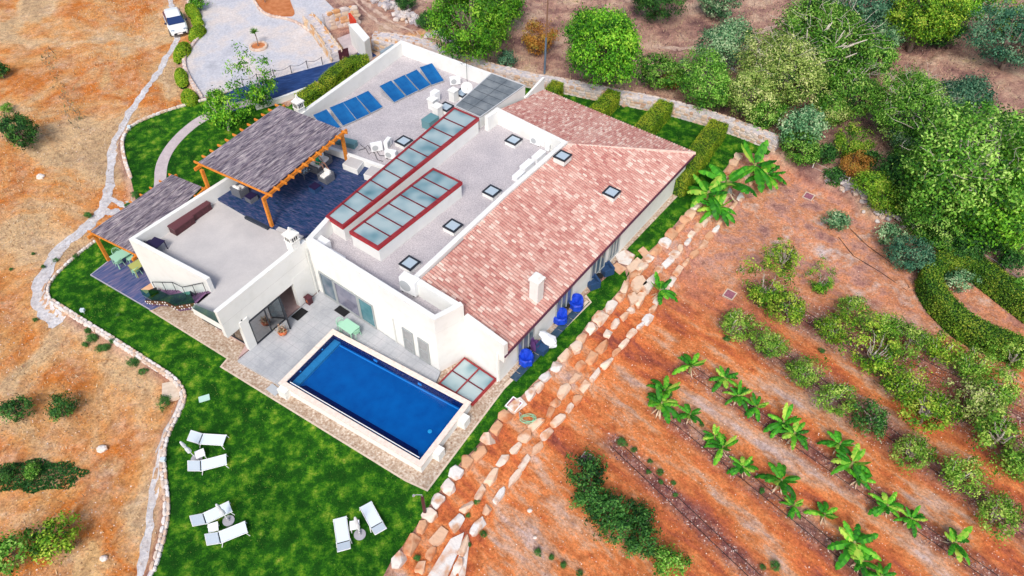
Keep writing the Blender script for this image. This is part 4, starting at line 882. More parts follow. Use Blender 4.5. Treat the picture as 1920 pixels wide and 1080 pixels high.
def tree_proto(fam, var, lm, pale):
    key = (fam, var, lm.name, pale)
    if key in PROTO: return PROTO[key]
    q, v = crown_data(fam, var); rng = random.Random(var*5+1)
    me_o = npmesh('crown', q, 4, v, lm)
    b = MB(); b.tube([(0,0,-.15),(.03,.02,.3),(-.02,.03,.75),(.02,0,1.1)], [.075,.055,.04,.02], 7)
    for k in range({'L':14,'M':9,'S':5,'O':10,'X':22}[fam]):
        a = rng.uniform(0, 6.28); e = rng.uniform(.2, 1.1); L = rng.uniform(.5, .76) if fam in 'XL' else rng.uniform(.6, .9); z0 = rng.uniform(.25, .75)
        p1 = V3((math.cos(a)*.3*L, math.sin(a)*.3*L, z0+.2)); p2 = V3((math.cos(a+.2)*L*math.cos(e)*.95, math.sin(a+.2)*L*math.cos(e)*.95, .95+L*.72*math.sin(e)))
        b.tube([(0,0,z0), p1, p1.lerp(p2, .5)+V3((.03,-.04,.05)), p2], [.035,.026,.016,.006], 5)
    if pale:
        for k in range({'X':70,'L':34,'M':16,'S':8,'O':8}[fam]):
            a = rng.uniform(0, 6.28); e = rng.uniform(.25, 1.3); L = rng.uniform(.84, .99); d0 = V3((math.cos(a)*math.cos(e), math.sin(a)*math.cos(e), .74*math.sin(e))); c0 = V3((0,0,.95))
            q = [c0+d0*L*.8]; st = V3((rng.uniform(-1,1), rng.uniform(-1,1), rng.uniform(-.1,.5)))*.07
            for j in range(3): q.append(q[-1]+st+d0*.05+V3((rng.uniform(-.04,.04), rng.uniform(-.04,.04), rng.uniform(-.02,.03))))
            tk = {'X':.45,'L':.55,'M':.8,'S':1,'O':1}[fam]; b.tube(q, [.009*tk,.007*tk,.005*tk,.003*tk], 4)
    tr = b.build('trunk', M_paletrunk if pale else M_trunk, None, world=False, smooth=True)
    PROTO[key] = (me_o.data, tr.data); bpy.data.objects.remove(me_o); bpy.data.objects.remove(tr); return PROTO[key]
def tree(px, py, rpx, lm, label, name='tree', cat='tree', group=None, fam=None, pale=False, zs=1.0, var=None, squash=1.0):
    if group == TG and px > 1280: rpx *= 1.1
    Rr = rpx/30.0
    for _ in range(3):
        p = G(px, py, dz=Rr*.9*zs); Rr = rpx/ppm((p.x, p.y, p.z+Rr*.9*zs))
    fam = fam or ('X' if Rr > 3.3 else 'L' if Rr > 2.3 else 'M' if Rr > 1.15 else 'S'); var = random.randrange(3) if var is None else var
    cm, tm = tree_proto(fam, var, lm, pale); Rr *= 1.13 if fam in 'XL' else 1.02
    o = thing(name, label, cat, p, random.uniform(0, 6.28), group); sq_ = random.uniform(.8, 1.02); o.scale = (Rr*squash*sq_, Rr*(1.9-sq_)*.97, Rr*zs)
    c = bpy.data.objects.new('crown', cm); COL.objects.link(c); c.parent = o; t = bpy.data.objects.new('trunk', tm); COL.objects.link(t); t.parent = o
    return o
TG = 'trees beyond the garden wall'
tree(1138,86,100,L_bright,'big bright green tree with full crown just behind the dry stone wall',group=TG)
tree(882,48,84,L_bright,'bright green tree beside the rock line near the top edge, left of the utility pole',group=TG)
tree(930,8,60,L_bright,'bright green tree partly out of frame at the top, right of the dirt track',group=TG)
tree(1228,2,48,L_dark,'dark green shrubby tree cut by the top edge',group=TG)
tree(1365,82,54,L_olive,'grey green olive tree standing alone on the pinkish slope',group=TG)
tree(1342,4,34,L_olive,'small olive tree at the top edge with its dark shadow patch',group=TG)
tree(1332,165,50,L_mid,'rounded green tree just behind the right part of the stone wall',group=TG)
tree(1400,182,48,L_pale,'yellow green tree beside the rounded green tree behind the wall',group=TG)
tree(1462,140,76,L_pale,'tall pale yellowish tree towering over the wall corner',group=TG,pale=True)
tree(1545,95,92,L_mid,'wide green tree with pale bare branches in the upper right group',group=TG,pale=True)
tree(1590,165,60,L_mid,'green tree with pale branches on the lower side of the wide tree',group=TG,pale=True)
tree(1608,25,56,L_bluegreen,'bluish dark tree at the top edge behind the wide tree',group=TG)
tree(1735,28,76,L_citrus,'yellow green broad tree at the top right edge',group=TG)
tree(1790,0,60,L_bright,'bright tree cut by the top edge at the right',group=TG)
tree(1772,62,34,L_dark,'low dark bush below the broad yellow green tree',group=TG)
tree(1905,82,56,L_bluegreen,'dark tree cut by the right edge near the top',group=TG)
tree(1908,50,38,L_citrus,'yellowish tree behind the dark one at the right edge',group=TG)
tree(1702,208,74,L_mid,'light green tree with white twigs between the two big groups',group=TG,pale=True)
tree(1808,190,56,L_bluegreen,'blue green olive tree right of the white twigged tree',group=TG)
tree(1750,248,42,L_olive,'pale silvery olive below the blue green tree',group=TG)
tree(1706,262,36,L_olive,'small silvery olive beside the dirt gap',group=TG)
tree(1505,235,48,L_olive,'feathery pale olive tree right behind the wall corner',group=TG)
tree(1545,210,34,L_pale,'pale twiggy shrub above the feathery olive',group=TG)
tree(1505,280,34,L_mid,'dark green bush at the end of the stone wall',group=TG)
tree(1590,268,32,L_citrus,'upright yellow green shrub by the purple ground gap',group=TG)
tree(1552,285,24,L_dark,'dark shrub with red leaves near the fence start',group=TG)
tree(1790,335,118,L_mid,'very large spreading tree with pale twigs filling the right side',group=TG,pale=True)
tree(1880,300,80,L_mid,'big green tree at the right edge above the ring hedge',group=TG,pale=True)
tree(1870,400,80,L_bright,'glossy green tree at the right edge over the fence',group=TG)
tree(1730,400,58,L_mid,'green lower crown leaning over the fence',group=TG)
tree(1690,330,44,L_dark,'dark green shrub left of the very large tree',group=TG)
tree(1640,345,34,L_citrus,'olive yellow shrub behind the rubble wall',group=TG)
tree(1600,310,26,L_orange,'reddish brown shrub behind the fence',group=TG)
tree(1630,300,24,L_dark,'small dark shrub next to the reddish one',group=TG)
tree(1815,470,36,L_dark,'dark shrub by the end of the rubble wall',group=TG)
tree(1895,490,26,L_dark,'dark broad shrub against the right edge behind the fence',group=TG)
tree(1915,530,20,L_mid,'green shrub at the right edge beside the ring hedge',group=TG)
tree(1790,442,34,L_bluegreen,'bluish shrub in the shade behind the fence',group=TG)
tree(1240,135,40,L_mid,'green shrub with rusty tips on the right foot of the big bright tree',group=TG)
tree(1262,150,24,L_orange,'small rust coloured shrub beside the big bright tree',group=TG)
tree(1288,140,26,L_olive,'small grey green shrub between wall and olive trees',group=TG)
tree(1005,75,34,L_orange,'orange leaved small tree in front of the utility pole',group=TG)
tree(805,40,24,L_dark,'dark round bush next to the rock line',group=TG)
tree(945,112,20,L_bluegreen,'tiny blue green bush on the dry bank behind the wall',name='shrub',cat='shrub')
tree(760,2,22,L_dark,'dark bush on the top edge near the rock line',group=TG)
for x_, y_, r_, m_, l_ in ((1480,108,36,L_citrus,'yellow green crown between the lone olive and the wide tree'),(1640,105,40,L_mid,'green crown filling the right edge of the wide tree'),(1655,70,34,L_olive,'silvery crown over the grey rock pile'),(1555,200,40,L_mid,'green crown below the wide tree'),(1440,215,36,L_mid,'green crown pressed against the garden wall below the yellowish tree'),(1765,300,44,L_olive,'silvery crown on the upper left shoulder of the very large tree'),(1850,255,46,L_mid,'green crown above the very large tree'),(1660,375,34,L_citrus,'olive green shrub over the rubble wall'),(1760,445,36,L_mid,'green shrub over the lower fence'),(1840,440,44,L_dark,'dark shrub below the glossy tree'),(1905,455,34,L_mid,'green shrub at the right edge below the glossy tree'),(1700,300,34,L_mid,'green shrub at the dirt gap edge'),(1570,330,22,L_dark,'low dark shrub at the second fence post')): tree(x_, y_, r_, m_, l_, group=TG)
# left field
LG = 'trees on the left dry field'
tree(33,245,36,L_dark,'lone dark spiky conifer on the left dry field',group=LG,zs=1.15)
tree(-2,128,22,L_dark,'dark tree cut by the left edge near the top',group=LG)
tree(10,202,11,L_mid,'tiny green bush above the spiky conifer',name='shrub',cat='shrub')
tree(24,767,28,L_dark,'dark citrus tree at the left edge, level with the pool',group=LG)
tree(109,766,27,L_dark,'dark round citrus tree just right of the one at the left edge',group=LG)
tree(62,882,18,L_mid,'small green tree standing in the dark oval patch',group=LG)
tree(12,885,16,L_dark,'small dark bush at the left end of the dark oval patch',name='shrub',cat='shrub')
tree(95,1018,42,L_citrus,'yellow green citrus tree in the bottom left corner group',group=LG)
tree(14,1030,42,L_mid,'mid green citrus tree cut by the left bottom edge',group=LG)
def shadow_oval(px, py, rx, rz, lab, col=L_dark):
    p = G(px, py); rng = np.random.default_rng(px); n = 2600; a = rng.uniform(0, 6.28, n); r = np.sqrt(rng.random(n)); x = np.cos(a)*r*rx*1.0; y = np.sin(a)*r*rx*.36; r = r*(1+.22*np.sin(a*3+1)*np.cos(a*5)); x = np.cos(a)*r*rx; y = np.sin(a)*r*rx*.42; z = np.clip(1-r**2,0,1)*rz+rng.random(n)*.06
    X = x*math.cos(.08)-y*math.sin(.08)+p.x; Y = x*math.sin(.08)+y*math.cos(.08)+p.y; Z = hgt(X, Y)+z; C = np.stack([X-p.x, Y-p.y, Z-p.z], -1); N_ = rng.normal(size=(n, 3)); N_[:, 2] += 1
    o = npmesh('shadow_leaves', leaf_quads(C, rng.uniform(.1, .2, n), N_, rng), 4, rng.normal(.4, .15, n), col, None, p); o['kind'] = 'stuff'; o['label'] = lab; o['category'] = 'shadow patch'; return o
shadow_oval(66,893,2.5,.1,'dark green oval of leaves standing in for the tree shadow on the dry field')  # shadow under the small tree, laid down as a low oval of dark leaves
# tree by the curved path
tree(418,212,44,L_bright,'leafy bright green tree beside the curved garden path',name='tree',pale=True,fam='O')
tree(405,182,20,L_bright,'small upper tuft of leaves beyond the curved path tree',name='shrub',cat='shrub')
tree(482,165,38,L_bright,'sparse twisted tree with visible pale trunk beside the blue slab ramp',fam='O',pale=True,zs=1.3)
tree(372,5,18,L_bright,'thin light green sapling by the top of the clipped bushes')
# orchard avocado and citrus
OG = 'young fruit trees in the orchard rows'
orch = [(1473,484,30,L_citrus,'yellow green fruit tree nearest the top of the orchard'),(1540,531,24,L_bright,'small round bright fruit tree alone right of the first'),(1433,543,40,L_citrus,'wide yellow green fruit tree at the head of the second row'),(1486,580,38,L_citrus,'wide yellow green fruit tree just below the head of the second row'),(1597,573,32,L_mid,'dark green fruit tree above the ring hedge row'),
(1377,605,34,L_mid,'sparse greyish fruit tree at the head of the third row'),(1445,645,32,L_mid,'thin brown green fruit tree second in the third row'),(1507,697,32,L_mid,'thin fruit tree third in the third row'),(1568,738,36,L_mid,'sparse fruit tree fourth in the third row'),(1642,788,38,L_dark,'dark sparse fruit tree fifth in the third row'),(1714,846,36,L_mid,'thin fruit tree sixth in the third row'),(1798,888,42,L_mid,'thin wide fruit tree seventh in the third row'),(1876,962,40,L_mid,'sparse fruit tree near the bottom right corner'),
(1560,616,32,L_citrus,'loose light green fruit tree right of the second row head'),(1640,664,46,L_citrus,'big light green fruit tree in the middle of the second row'),(1660,612,34,L_mid,'green fruit tree close to the ring hedge tip'),(1712,632,38,L_mid,'broad green fruit tree below the ring hedge tip'),(1762,655,36,L_citrus,'light green fruit tree under the ring hedge'),(1822,688,40,L_mid,'green fruit tree under the right end of the ring hedge'),(1880,735,42,L_mid,'green fruit tree near the right edge below the ring hedge'),
(1695,722,40,L_citrus,'bright yellow green dense fruit tree left of the twin'),(1745,768,46,L_citrus,'bright yellow green dense fruit tree, lower twin'),(1835,760,44,L_pale,'pale green fruit tree near the right side'),(1880,815,48,L_mid,'large green fruit tree at the right side above the bottom rows'),(1915,870,36,L_mid,'green fruit tree cut by the right edge'),(1905,670,30,L_mid,'small green fruit tree at the right edge under the hedge')]
for x, y, r, m_, l_ in orch: tree(x, y, r*1.06, L_orch if m_ is L_mid else m_, l_, name='fruit_tree', group=OG, fam='O', pale=True)
for x, y, r, m_, l_ in [(1570,410,26,L_olive,'small silvery olive tree alone on the upper orchard soil'),(1672,440,28,L_olive,'left of the two silvery olives by the rubble wall'),(1712,478,40,L_bluegreen,'larger blue green olive by the rubble wall'),(1735,435,24,L_olive,'small silvery olive at the rubble wall top'),(1792,525,26,L_olive,'silvery olive tree inside the ring hedge')]: tree(x, y, r, m_, l_, name='olive_tree', group='olive trees in the orchard')
for x, y, r, l_ in [(1106,885,38,'dark green citrus at the top of the dense clump'),(1100,930,34,'dark green citrus on the left of the dense clump'),(1140,945,40,'dark green citrus in the middle of the dense clump'),(1165,985,38,'dark green citrus in the lower middle of the dense clump'),(1205,975,34,'dark green citrus on the right of the dense clump'),(1198,1015,36,'dark green citrus at the lower end of the dense clump'),(1255,1048,34,'round green citrus at the bottom edge beside the dense clump')]:
    tree(x, y, r, L_mid if x == 1255 else L_dark, l_, name='citrus_tree', group='dense citrus clump')
# weeds
WG = 'small weeds on the soil'
weeds = [(1168,828,10),(1190,843,6),(1218,865,6),(1216,884,5),(1239,885,7),(1240,903,6),(1264,905,6),(1266,927,6),(1010,1035,8),(1035,1045,7),(1057,1060,8),(1088,1075,7),(165,620,8),(172,632,12),(197,650,10),(251,680,11),(268,695,8),(310,755,14),(220,590,4),(66,600,5),(165,402,8),(165,455,0),(118,540,0),(83,680,0),(140,480,5),(80,500,5),(105,488,5),(62,475,4),(20,505,4),(1430,1062,6),(1316,795,5),(907,1000,7),(894,940,6),(877,966,5),(880,1020,6),(783,1045,8),(890,842,5),(160,645,7),(188,652,8),(210,640,6),(255,365,8),(240,385,7),(1455,1060,10),(1540,658,6),(1256,740,8),(1430,920,7),(1362,635,7)]
n_w = 0
for x, y, r in weeds:
    if r: tree(x, y, r, L_weed, 'small green weed tuft growing on the bare soil', name='weed', cat='plant', group=WG, fam='S')
# clipped hedges
def hedge(name, label, pts, w, h, z0, m=L_hedge, dens=420, ls=.085, group='clipped hedges', closed=False):
    pts = [np.array(p[:2]) for p in pts]; P0 = pts[len(pts)//2]; o = thing(name, label, 'hedge', (*P0, z0), 0, group)
    b = MB(); b.strip(pts, w/2-.05, w/2-.05, z0-.3, z0+h-.05); b.build('branches', M_hedgecore, o)
    rng = np.random.default_rng(int(abs(P0[0]*100))); Cs, Ns = [], []
    for a, c in zip(pts[:-1], pts[1:]):
        L = np.linalg.norm(c-a); d = (c-a)/L; nn = np.array([-d[1], d[0]])
        for kind_, area in (('t', L*w), ('l', L*h), ('r', L*h), ('e', w*h), ('f', w*h)):
            k = int(area*dens); u = rng.random(k); v = rng.random(k)
            if kind_ == 't': q = a+np.outer(u*L, d)+np.outer((v-.5)*w, nn); z = np.full(k, z0+h); N_ = np.tile([0,0,1.], (k,1))
            elif kind_ in 'lr': s_ = 1 if kind_ == 'l' else -1; q = a+np.outer(u*L, d)+nn*s_*w/2; z = z0+v*h; N_ = np.tile([*(nn*s_), .3], (k,1))
            else: e = a if kind_ == 'e' else c; q = e+np.outer((u-.5)*w, nn); z = z0+v*h; N_ = np.tile([*(-d if kind_ == 'e' else d), .3], (k,1))
            C = np.column_stack([q, z])+rng.normal(size=(k,3))*.045; Cs.append(C); Ns.append(N_+rng.normal(size=(k,3))*.55)
    C = np.concatenate(Cs)-np.array([*P0, z0]); N_ = np.concatenate(Ns); k = len(C)
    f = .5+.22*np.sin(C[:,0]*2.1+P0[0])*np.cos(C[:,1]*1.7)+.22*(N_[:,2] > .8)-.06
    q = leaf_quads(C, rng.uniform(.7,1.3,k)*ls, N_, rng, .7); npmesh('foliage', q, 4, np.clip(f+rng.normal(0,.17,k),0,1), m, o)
    return o
hz = -.24
for (a, c, w_, l_) in (((1046,153),(1026,178),1.1,'shortest clipped hedge block at the gable fin'),((1152,170),(1112,212),1.2,'second clipped hedge block along the dry stone wall'),((1250,190),(1196,248),1.3,'third clipped hedge block along the dry stone wall'),((1350,228),(1268,338),1.5,'longest clipped hedge block at the villa corner')):
    a = A(*a, hz+1.4); c = A(*c, hz+1.4); hedge('hedge', l_, [vz(a,0), vz(c,0)], w_, 1.45, hz, group='clipped hedges behind the villa')
hedge('hedge', 'thick L shaped clipped hedge beside the solar roof wall', AP([(608,152),(628,132),(658,112),(690,108)], 1.2), 1.25, 1.5, hz, group='clipped hedges behind the villa')
hedge('hedge', 'small clipped hedge cube between the L hedge and the wall', AP([(628,152),(645,146)], .6), .8, .8, hz, group='clipped hedges behind the villa')
hedge('hedge', 'clipped hedge block left of the thick L hedge', AP([(562,182),(600,158)], 1.0), 1.2, 1.3, hz, group='clipped hedges behind the villa')
hedge('hedge', 'low clipped hedge strip against the solar roof wall', AP([(560,194),(592,190)], .5), .7, .6, hz, group='clipped hedges behind the villa')
rh = smooth([G(x, y)[:2] for x, y in ((1930,680),(1865,662),(1805,635),(1765,600),(1738,565),(1730,540),(1745,515),(1775,503),(1815,515),(1855,545),(1900,580),(1940,610))], 2)
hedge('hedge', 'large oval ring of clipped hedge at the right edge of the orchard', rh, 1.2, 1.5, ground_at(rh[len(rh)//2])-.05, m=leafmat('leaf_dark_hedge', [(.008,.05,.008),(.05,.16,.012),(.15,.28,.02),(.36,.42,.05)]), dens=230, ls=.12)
for x0, y0, x1, y1, w_, l_ in ((352,8,366,20,1.1,'clipped bush at the top of the court kerb'),(360,60,374,48,1.1,'clipped bush just right of the white car'),(332,98,345,80,1.25,'long clipped bush in front of the white car'),(336,130,338,143,1.15,'pair of joined round clipped bushes on the court kerb'),(351,172,353,178,1.4,'round shaggy bush at the lower end of the court kerb'),(364,30,371,36,1.0,'clipped bush under the thin sapling')):
    a, c = A(x0, y0, .5), A(x1, y1, .5); L = (c-a).length; p = a.lerp(c, .5); rng = np.random.default_rng(x0); k = 2600; d = rng.normal(size=(k,3)); d[:,2] = np.abs(d[:,2]); d /= np.linalg.norm(d, axis=1, keepdims=True)
    hx, hy, hh = L/2+w_/2, w_/2, 1.0; C = d*np.array([hx, hy, hh])*(1+rng.normal(0,.035,(k,1))); ang = math.atan2(c.y-a.y, c.x-a.x)
    o = thing('bush', l_, 'bush', (p.x, p.y, -.25), ang, 'clipped bushes along the court'); b = MB(); b.blob((0,0,0), (hx*.93, hy*.93, hh*.93), n=12, m=8, jit=.02); b.build('branches', M_hedgecore, o, world=False)
    npmesh('foliage', leaf_quads(C, rng.uniform(.09,.17,k), d+rng.normal(size=(k,3))*.5, rng, .7), 4, np.clip(rng.normal(.5,.2,k),0,1), L_hedge, o)
# banana plants
def banana_proto(var):
    rng = random.Random(var+3); V_, vals = [], []
    nl = 10+var % 3
    for i in range(nl):
        a = i*2.4+rng.uniform(-.3,.3); L = rng.uniform(.8, 1.15); up = rng.choice([.3,.5,.8,1.1,1.5])*rng.uniform(.85,1.15); w = rng.uniform(.12, .175); N_ = 11; pts = []
        for k in range(N_+1):
            t = k/N_; r = L*(math.sin(min(t*1.2,1.2))/math.sin(1.2))*math.cos(up*.55)*.95; z = .55+L*(up*.62*t-.55*t*t*(.6+.5*(1-up/1.3)))
            pts.append(V3((math.cos(a)*r, math.sin(a)*r, z)))
        nn = V3((-math.sin(a), math.cos(a), 0)); tone = rng.uniform(.1,.95)
        for k in range(N_):
            t0, t1 = k/N_, (k+1)/N_; f = lambda t: w*(math.sin(math.pi*min(1,(t*.9+.1)))**.55)*(1 if t > .14 else .25)
            for s_ in (-1, 1):
                w0, w1 = f(t0)*.97, f(max(t1-.02,0))*(.6 if rng.random() < .4 else 1)
                if t1 >= .999: w1 = .01
                a0, a1 = pts[k], pts[k+1]; V_ += [a0, a1, a1+nn*s_*w1+V3((0,0,-w1*.45)), a0+nn*s_*w0+V3((0,0,-w0*.45))]; vals.append(min(1,max(0,tone+rng.uniform(-.18,.18))))
    cr = npmesh('leaves', np.array([tuple(v) for v in V_]), 4, np.array(vals), L_banana)
    b = MB(); b.tube([(0,0,-.1),(.02,0,.35),(0,.01,.62)], [.085,.07,.045], 8); st_ = b.build('stem', mat('banana_stem', [(.20,.24,.07),(.36,.30,.14)], scale=5, rough=.8), None, world=False)
    b = MB()
    for k in range(5): a = rng.uniform(0, 6.28); b.add([(0.05*math.cos(a),.05*math.sin(a),.35),(.3*math.cos(a),.3*math.sin(a),.1),(.42*math.cos(a+.2),.42*math.sin(a+.2),.0),(.25*math.cos(a+.3),.25*math.sin(a+.3),.12)], [(0,1,2,3)])
    dr = b.build('dry_leaves', mat('dry_leaf', [(.42,.28,.18),(.6,.48,.36)], scale=6, rough=.9), None, world=False); return [cr, st_, dr]
BP = [banana_proto(i) for i in range(4)]
bn = [(1297,684,30,'banana plant at the top left start of the upper banana row'),(1360,706,30,'banana plant second in the upper banana row'),(1385,742,26,'banana plant third in the upper row, next to its twin'),(1420,758,32,'banana plant fourth in the upper row'),(1470,790,34,'banana plant on the left of the dense banana cluster'),(1490,812,34,'banana plant on the right of the dense banana cluster'),(1576,830,36,'tall banana plant with upright leaf over dry leaves'),(1598,868,36,'banana plant right below the tall one'),(1612,895,30,'banana plant at the low end of the tall group'),(1664,948,30,'banana plant between the tall group and the lone one'),(1710,972,26,'small banana plant close to its left neighbour in the upper row'),(1797,1012,46,'large lone banana plant in the bottom right corner'),
(1247,732,30,'banana plant at the upper tip of the leftmost trio'),(1240,758,34,'banana plant at the left of the leftmost trio'),(1294,776,28,'banana plant at the right of the leftmost trio'),(1341,815,26,'banana plant just below the leftmost trio, upper one of two'),(1356,838,30,'banana plant just below the leftmost trio, lower one of two'),(1395,873,32,'banana plant in the middle of the lower banana row'),(1464,902,34,'banana plant with brown leaf bases in the lower row'),(1490,945,28,'banana plant under the one with brown leaf bases'),(1548,962,32,'banana plant in the lower row above the bottom cluster'),(1602,1018,42,'broad banana plant in the bottom cluster'),(1618,1052,32,'banana plant under the broad one at the bottom'),(1655,1078,30,'banana plant cut by the bottom edge'),
(1238,542,34,'banana plant by itself beside the stone steps at the flagstones'),(1328,362,48,'left banana plant of the big pair on the terrace wall'),(1364,342,50,'middle banana plant of the big trio on the terrace wall'),(1345,388,36,'low banana plant under the big pair'),(1418,300,56,'biggest banana plant at the corner of the garden wall'),(1440,322,40,'lower banana plant leaning at the outer side of the garden wall corner')]
for i, (x, y, r, l_) in enumerate(bn):
    Rr = r/28.; 
    for _ in range(3): p = G(x, y, dz=Rr*.75); Rr = r/ppm((p.x, p.y, p.z+Rr*.75))
    o = thing('banana_plant', l_, 'banana plant', p, random.uniform(0, 6.28), 'banana plants'); Rr *= 1.15*random.uniform(.82,1.15); o.scale = (Rr, Rr, Rr*random.uniform(.9,1.25))
    for s_ in BP[i % 4]: c = s_.copy(); COL.objects.link(c); c.parent = o
for P_ in BP:
    for s_ in P_: bpy.data.objects.remove(s_)
# drip hoses in the orchard
for i, (a, c, w_) in enumerate(ORCH_LINES):
    for k in (-1, 1):
        P = [G(a[0]+(c[0]-a[0])*t+k*6, a[1]+(c[1]-a[1])*t-k*6) for t in np.linspace(0, 1, 40)]
        b = MB(); b.tube([p+V3((0,0,.02)) for p in P], .022, 4); tag(b.build('drip_hose', M_black), ['lowest','second lowest','third lowest','third highest','second highest','highest'][i]+' orchard row drip hose, '+('upper' if k == 1 else 'lower')+' of its pair', 'hose', 'drip hoses in the orchard')
for px, l_ in (([(1590,425),(1625,460),(1680,500),(1705,540)],'drip hose curving below the two silvery olives'),([(1572,445),(1600,480),(1650,510),(1700,545)],'drip hose running from the lone small olive')):
    b = MB(); b.tube([G(*p)+V3((0,0,.02)) for p in px], .025, 4); tag(b.build('drip_hose', M_black), l_, 'hose', 'drip hoses in the orchard')
# loose gravel, dry tufts, grass
def scatter(name, label, n_, region, size, m, cat, up=.5, zoff=0.0, asp=.7, vals=None, blade=False, seed=1):
    rng = np.random.default_rng(seed); mult = 60 if name == 'brush' else 6; X = rng.uniform(-45, 45, n_*mult); Y = rng.uniform(13, 85, n_*mult); k = region(X, Y, rng); X = X[k][:n_]; Y = Y[k][:n_]; Z = hgt(X, Y) if zoff == 0 else np.full(X.shape, zoff); k = len(X)
    C = np.column_stack([X, Y, Z+(.02 if not blade else .0)]); s_ = rng.uniform(size[0], size[1], k)
    if blade:
        a = rng.uniform(0, 6.28, k); t = np.column_stack([np.cos(a), np.sin(a), np.zeros(k)]); out = np.empty((k,3,3)); out[:,0] = C-t*s_[:,None]*.22; out[:,1] = C+t*s_[:,None]*.22; out[:,2] = C+rng.normal(size=(k,3))*s_[:,None]*.5+np.array([0,0,1])*s_[:,None]; q = out.reshape(-1,3); nper = 3
    else: N_ = rng.normal(size=(k,3))*.6; N_[:,2] += up*2; q = leaf_quads(C, s_, N_, rng, asp); nper = 4
    o = npmesh(name, q, nper, rng.random(k) if vals is None else vals(X, Y, rng), m); o['kind'] = 'stuff'; o['label'] = label; o['category'] = cat; return o
lawnpolys = [[(p.x, p.y) for p in P] for P in (lw, nw, ne)]; excl = [[(p.x, p.y) for p in AP(apron, -.2)], [(p.x, p.y) for p in AP(court, -.2)], [(p[0], p[1]) for p in sp_+sq_], [(p.x, p.y) for p in deck_pts]]
def on_lawn(X, Y, rng):
    k = np.zeros(X.shape, bool)
    for P in lawnpolys: k |= inpoly(X, Y, P)
    for P in excl: k &= ~inpoly(X, Y, P)
    return k
def field(X, Y, rng): return (-signed(PL, X, Y) > .3)
def orchreg(X, Y, rng): return (signed(PR[2], X, Y) > .2)
def toprg(X, Y, rng): return (Y > 50) & ~field(X, Y, rng) & ~(signed(PR[0], X, Y) > 0) & ((X > -8) & (Y > 59.5-.2*np.maximum(X,0)) | (X > 9) & (Y > 57.5-.3*(X-9)) | (X > 22))
def patch(X, Y): return np.sin(X*.9+2*np.sin(Y*.4))*np.cos(Y*.8+1.5*np.sin(X*.5))
scatter('grass', 'short green lawn grass around the villa', 90000, on_lawn, (.03,.07), mat('grass_blades', [(.01,.07,.005),(.04,.16,.01),(.12,.27,.02),(.34,.38,.09)], attr=True, rough=.9), 'grass', blade=True, zoff=-.24, vals=lambda X, Y, r: np.clip(.42+.28*patch(X*1.3, Y*1.3)+r.normal(0,.2,len(X)), 0, 1), seed=3)
M_dry = mat('dry_tufts', [(.20,.12,.07),(.42,.27,.13),(.58,.42,.24),(.62,.52,.38)], attr=True, rough=.95)
M_peb = mat('loose_stones', [(.30,.12,.07),(.50,.26,.16),(.62,.44,.33),(.76,.68,.62)], attr=True, rough=.95)
scatter('dry_grass', 'dry straw and tufts on the left field', 30000, lambda X, Y, r: field(X, Y, r) & (patch(X*.5, Y*.5)+r.normal(0,.5,len(X)) > .1), (.06,.17), M_dry, 'dry grass', blade=True, seed=4)
scatter('loose_stones', 'small loose stones on the orange orchard soil', 10000, orchreg, (.03,.085), M_peb, 'stones', up=.8, asp=.9, seed=5)
scatter('loose_stones', 'small loose stones on the left dry field', 9000, field, (.03,.11), M_peb, 'stones', up=.8, asp=.9, seed=6)
def rowreg(X, Y, r): return orchreg(X, Y, r) & (rows_dark(X, Y) > .35)
scatter('mulch', 'dry leaf litter along the orchard rows', 42000, rowreg, (.05,.14), mat('leaf_litter', [(.09,.05,.07),(.24,.14,.14),(.45,.30,.26),(.62,.50,.46)], attr=True, rough=.95), 'leaf litter', up=.5, seed=7)
scatter('dry_grass', 'dry brush and twigs on the pinkish slope behind the wall', 26000, toprg, (.07,.22), mat('brush', [(.10,.06,.07),(.26,.16,.14),(.44,.30,.22),(.50,.42,.24)], attr=True, rough=.95), 'dry grass', blade=True, seed=8)
LNE = np.array([[*G(*q)[:2]] for q in ((25,-20),(60,40),(95,120),(120,175),(150,240))])
scatter('brush', 'broken line of dark weeds running down the left dry field', 2600, lambda X, Y, r: dist(LNE, X, Y)+np.abs(r.normal(0,.5,len(X))) < .75+.35*patch(X*2,Y*2), (.08,.26), mat('weedy_brush', [(.05,.07,.04),(.16,.16,.10),(.30,.24,.18),(.16,.26,.07)], attr=True, rough=.95), 'brush', blade=True, seed=9)
# single field rocks
for x, y, s_ in ((195,1048,.22),(192,843,.3),(993,958,.16),(1003,1008,.12),(77,333,.35),(152,628,.0)):
    if s_: b = MB(); p = G(x, y); b.blob((p.x, p.y, p.z+s_*.3), (s_, s_*.8, s_*.6), n=8, m=5, jit=.15, val=.95); tag(b.build('rock', M_stone), {195:'white rock near the bottom left path',192:'pale rock on the orange left field',993:'small pale rock near the dense citrus clump',1003:'tiny rock below the dense citrus clump',77:'white rock on the dry field below the conifer'}[x], 'rock')
# ------------------------------------------------------------------ things on the villa roofs
def rotpx(p0, p1, z):   # heading from one pixel to another at height z
    a, c = A(*p0, z), A(*p1, z); return math.atan2(c.y-a.y, c.x-a.x)
def loc_obj(b, name, m, o): return b.build(name, m, o, world=False)
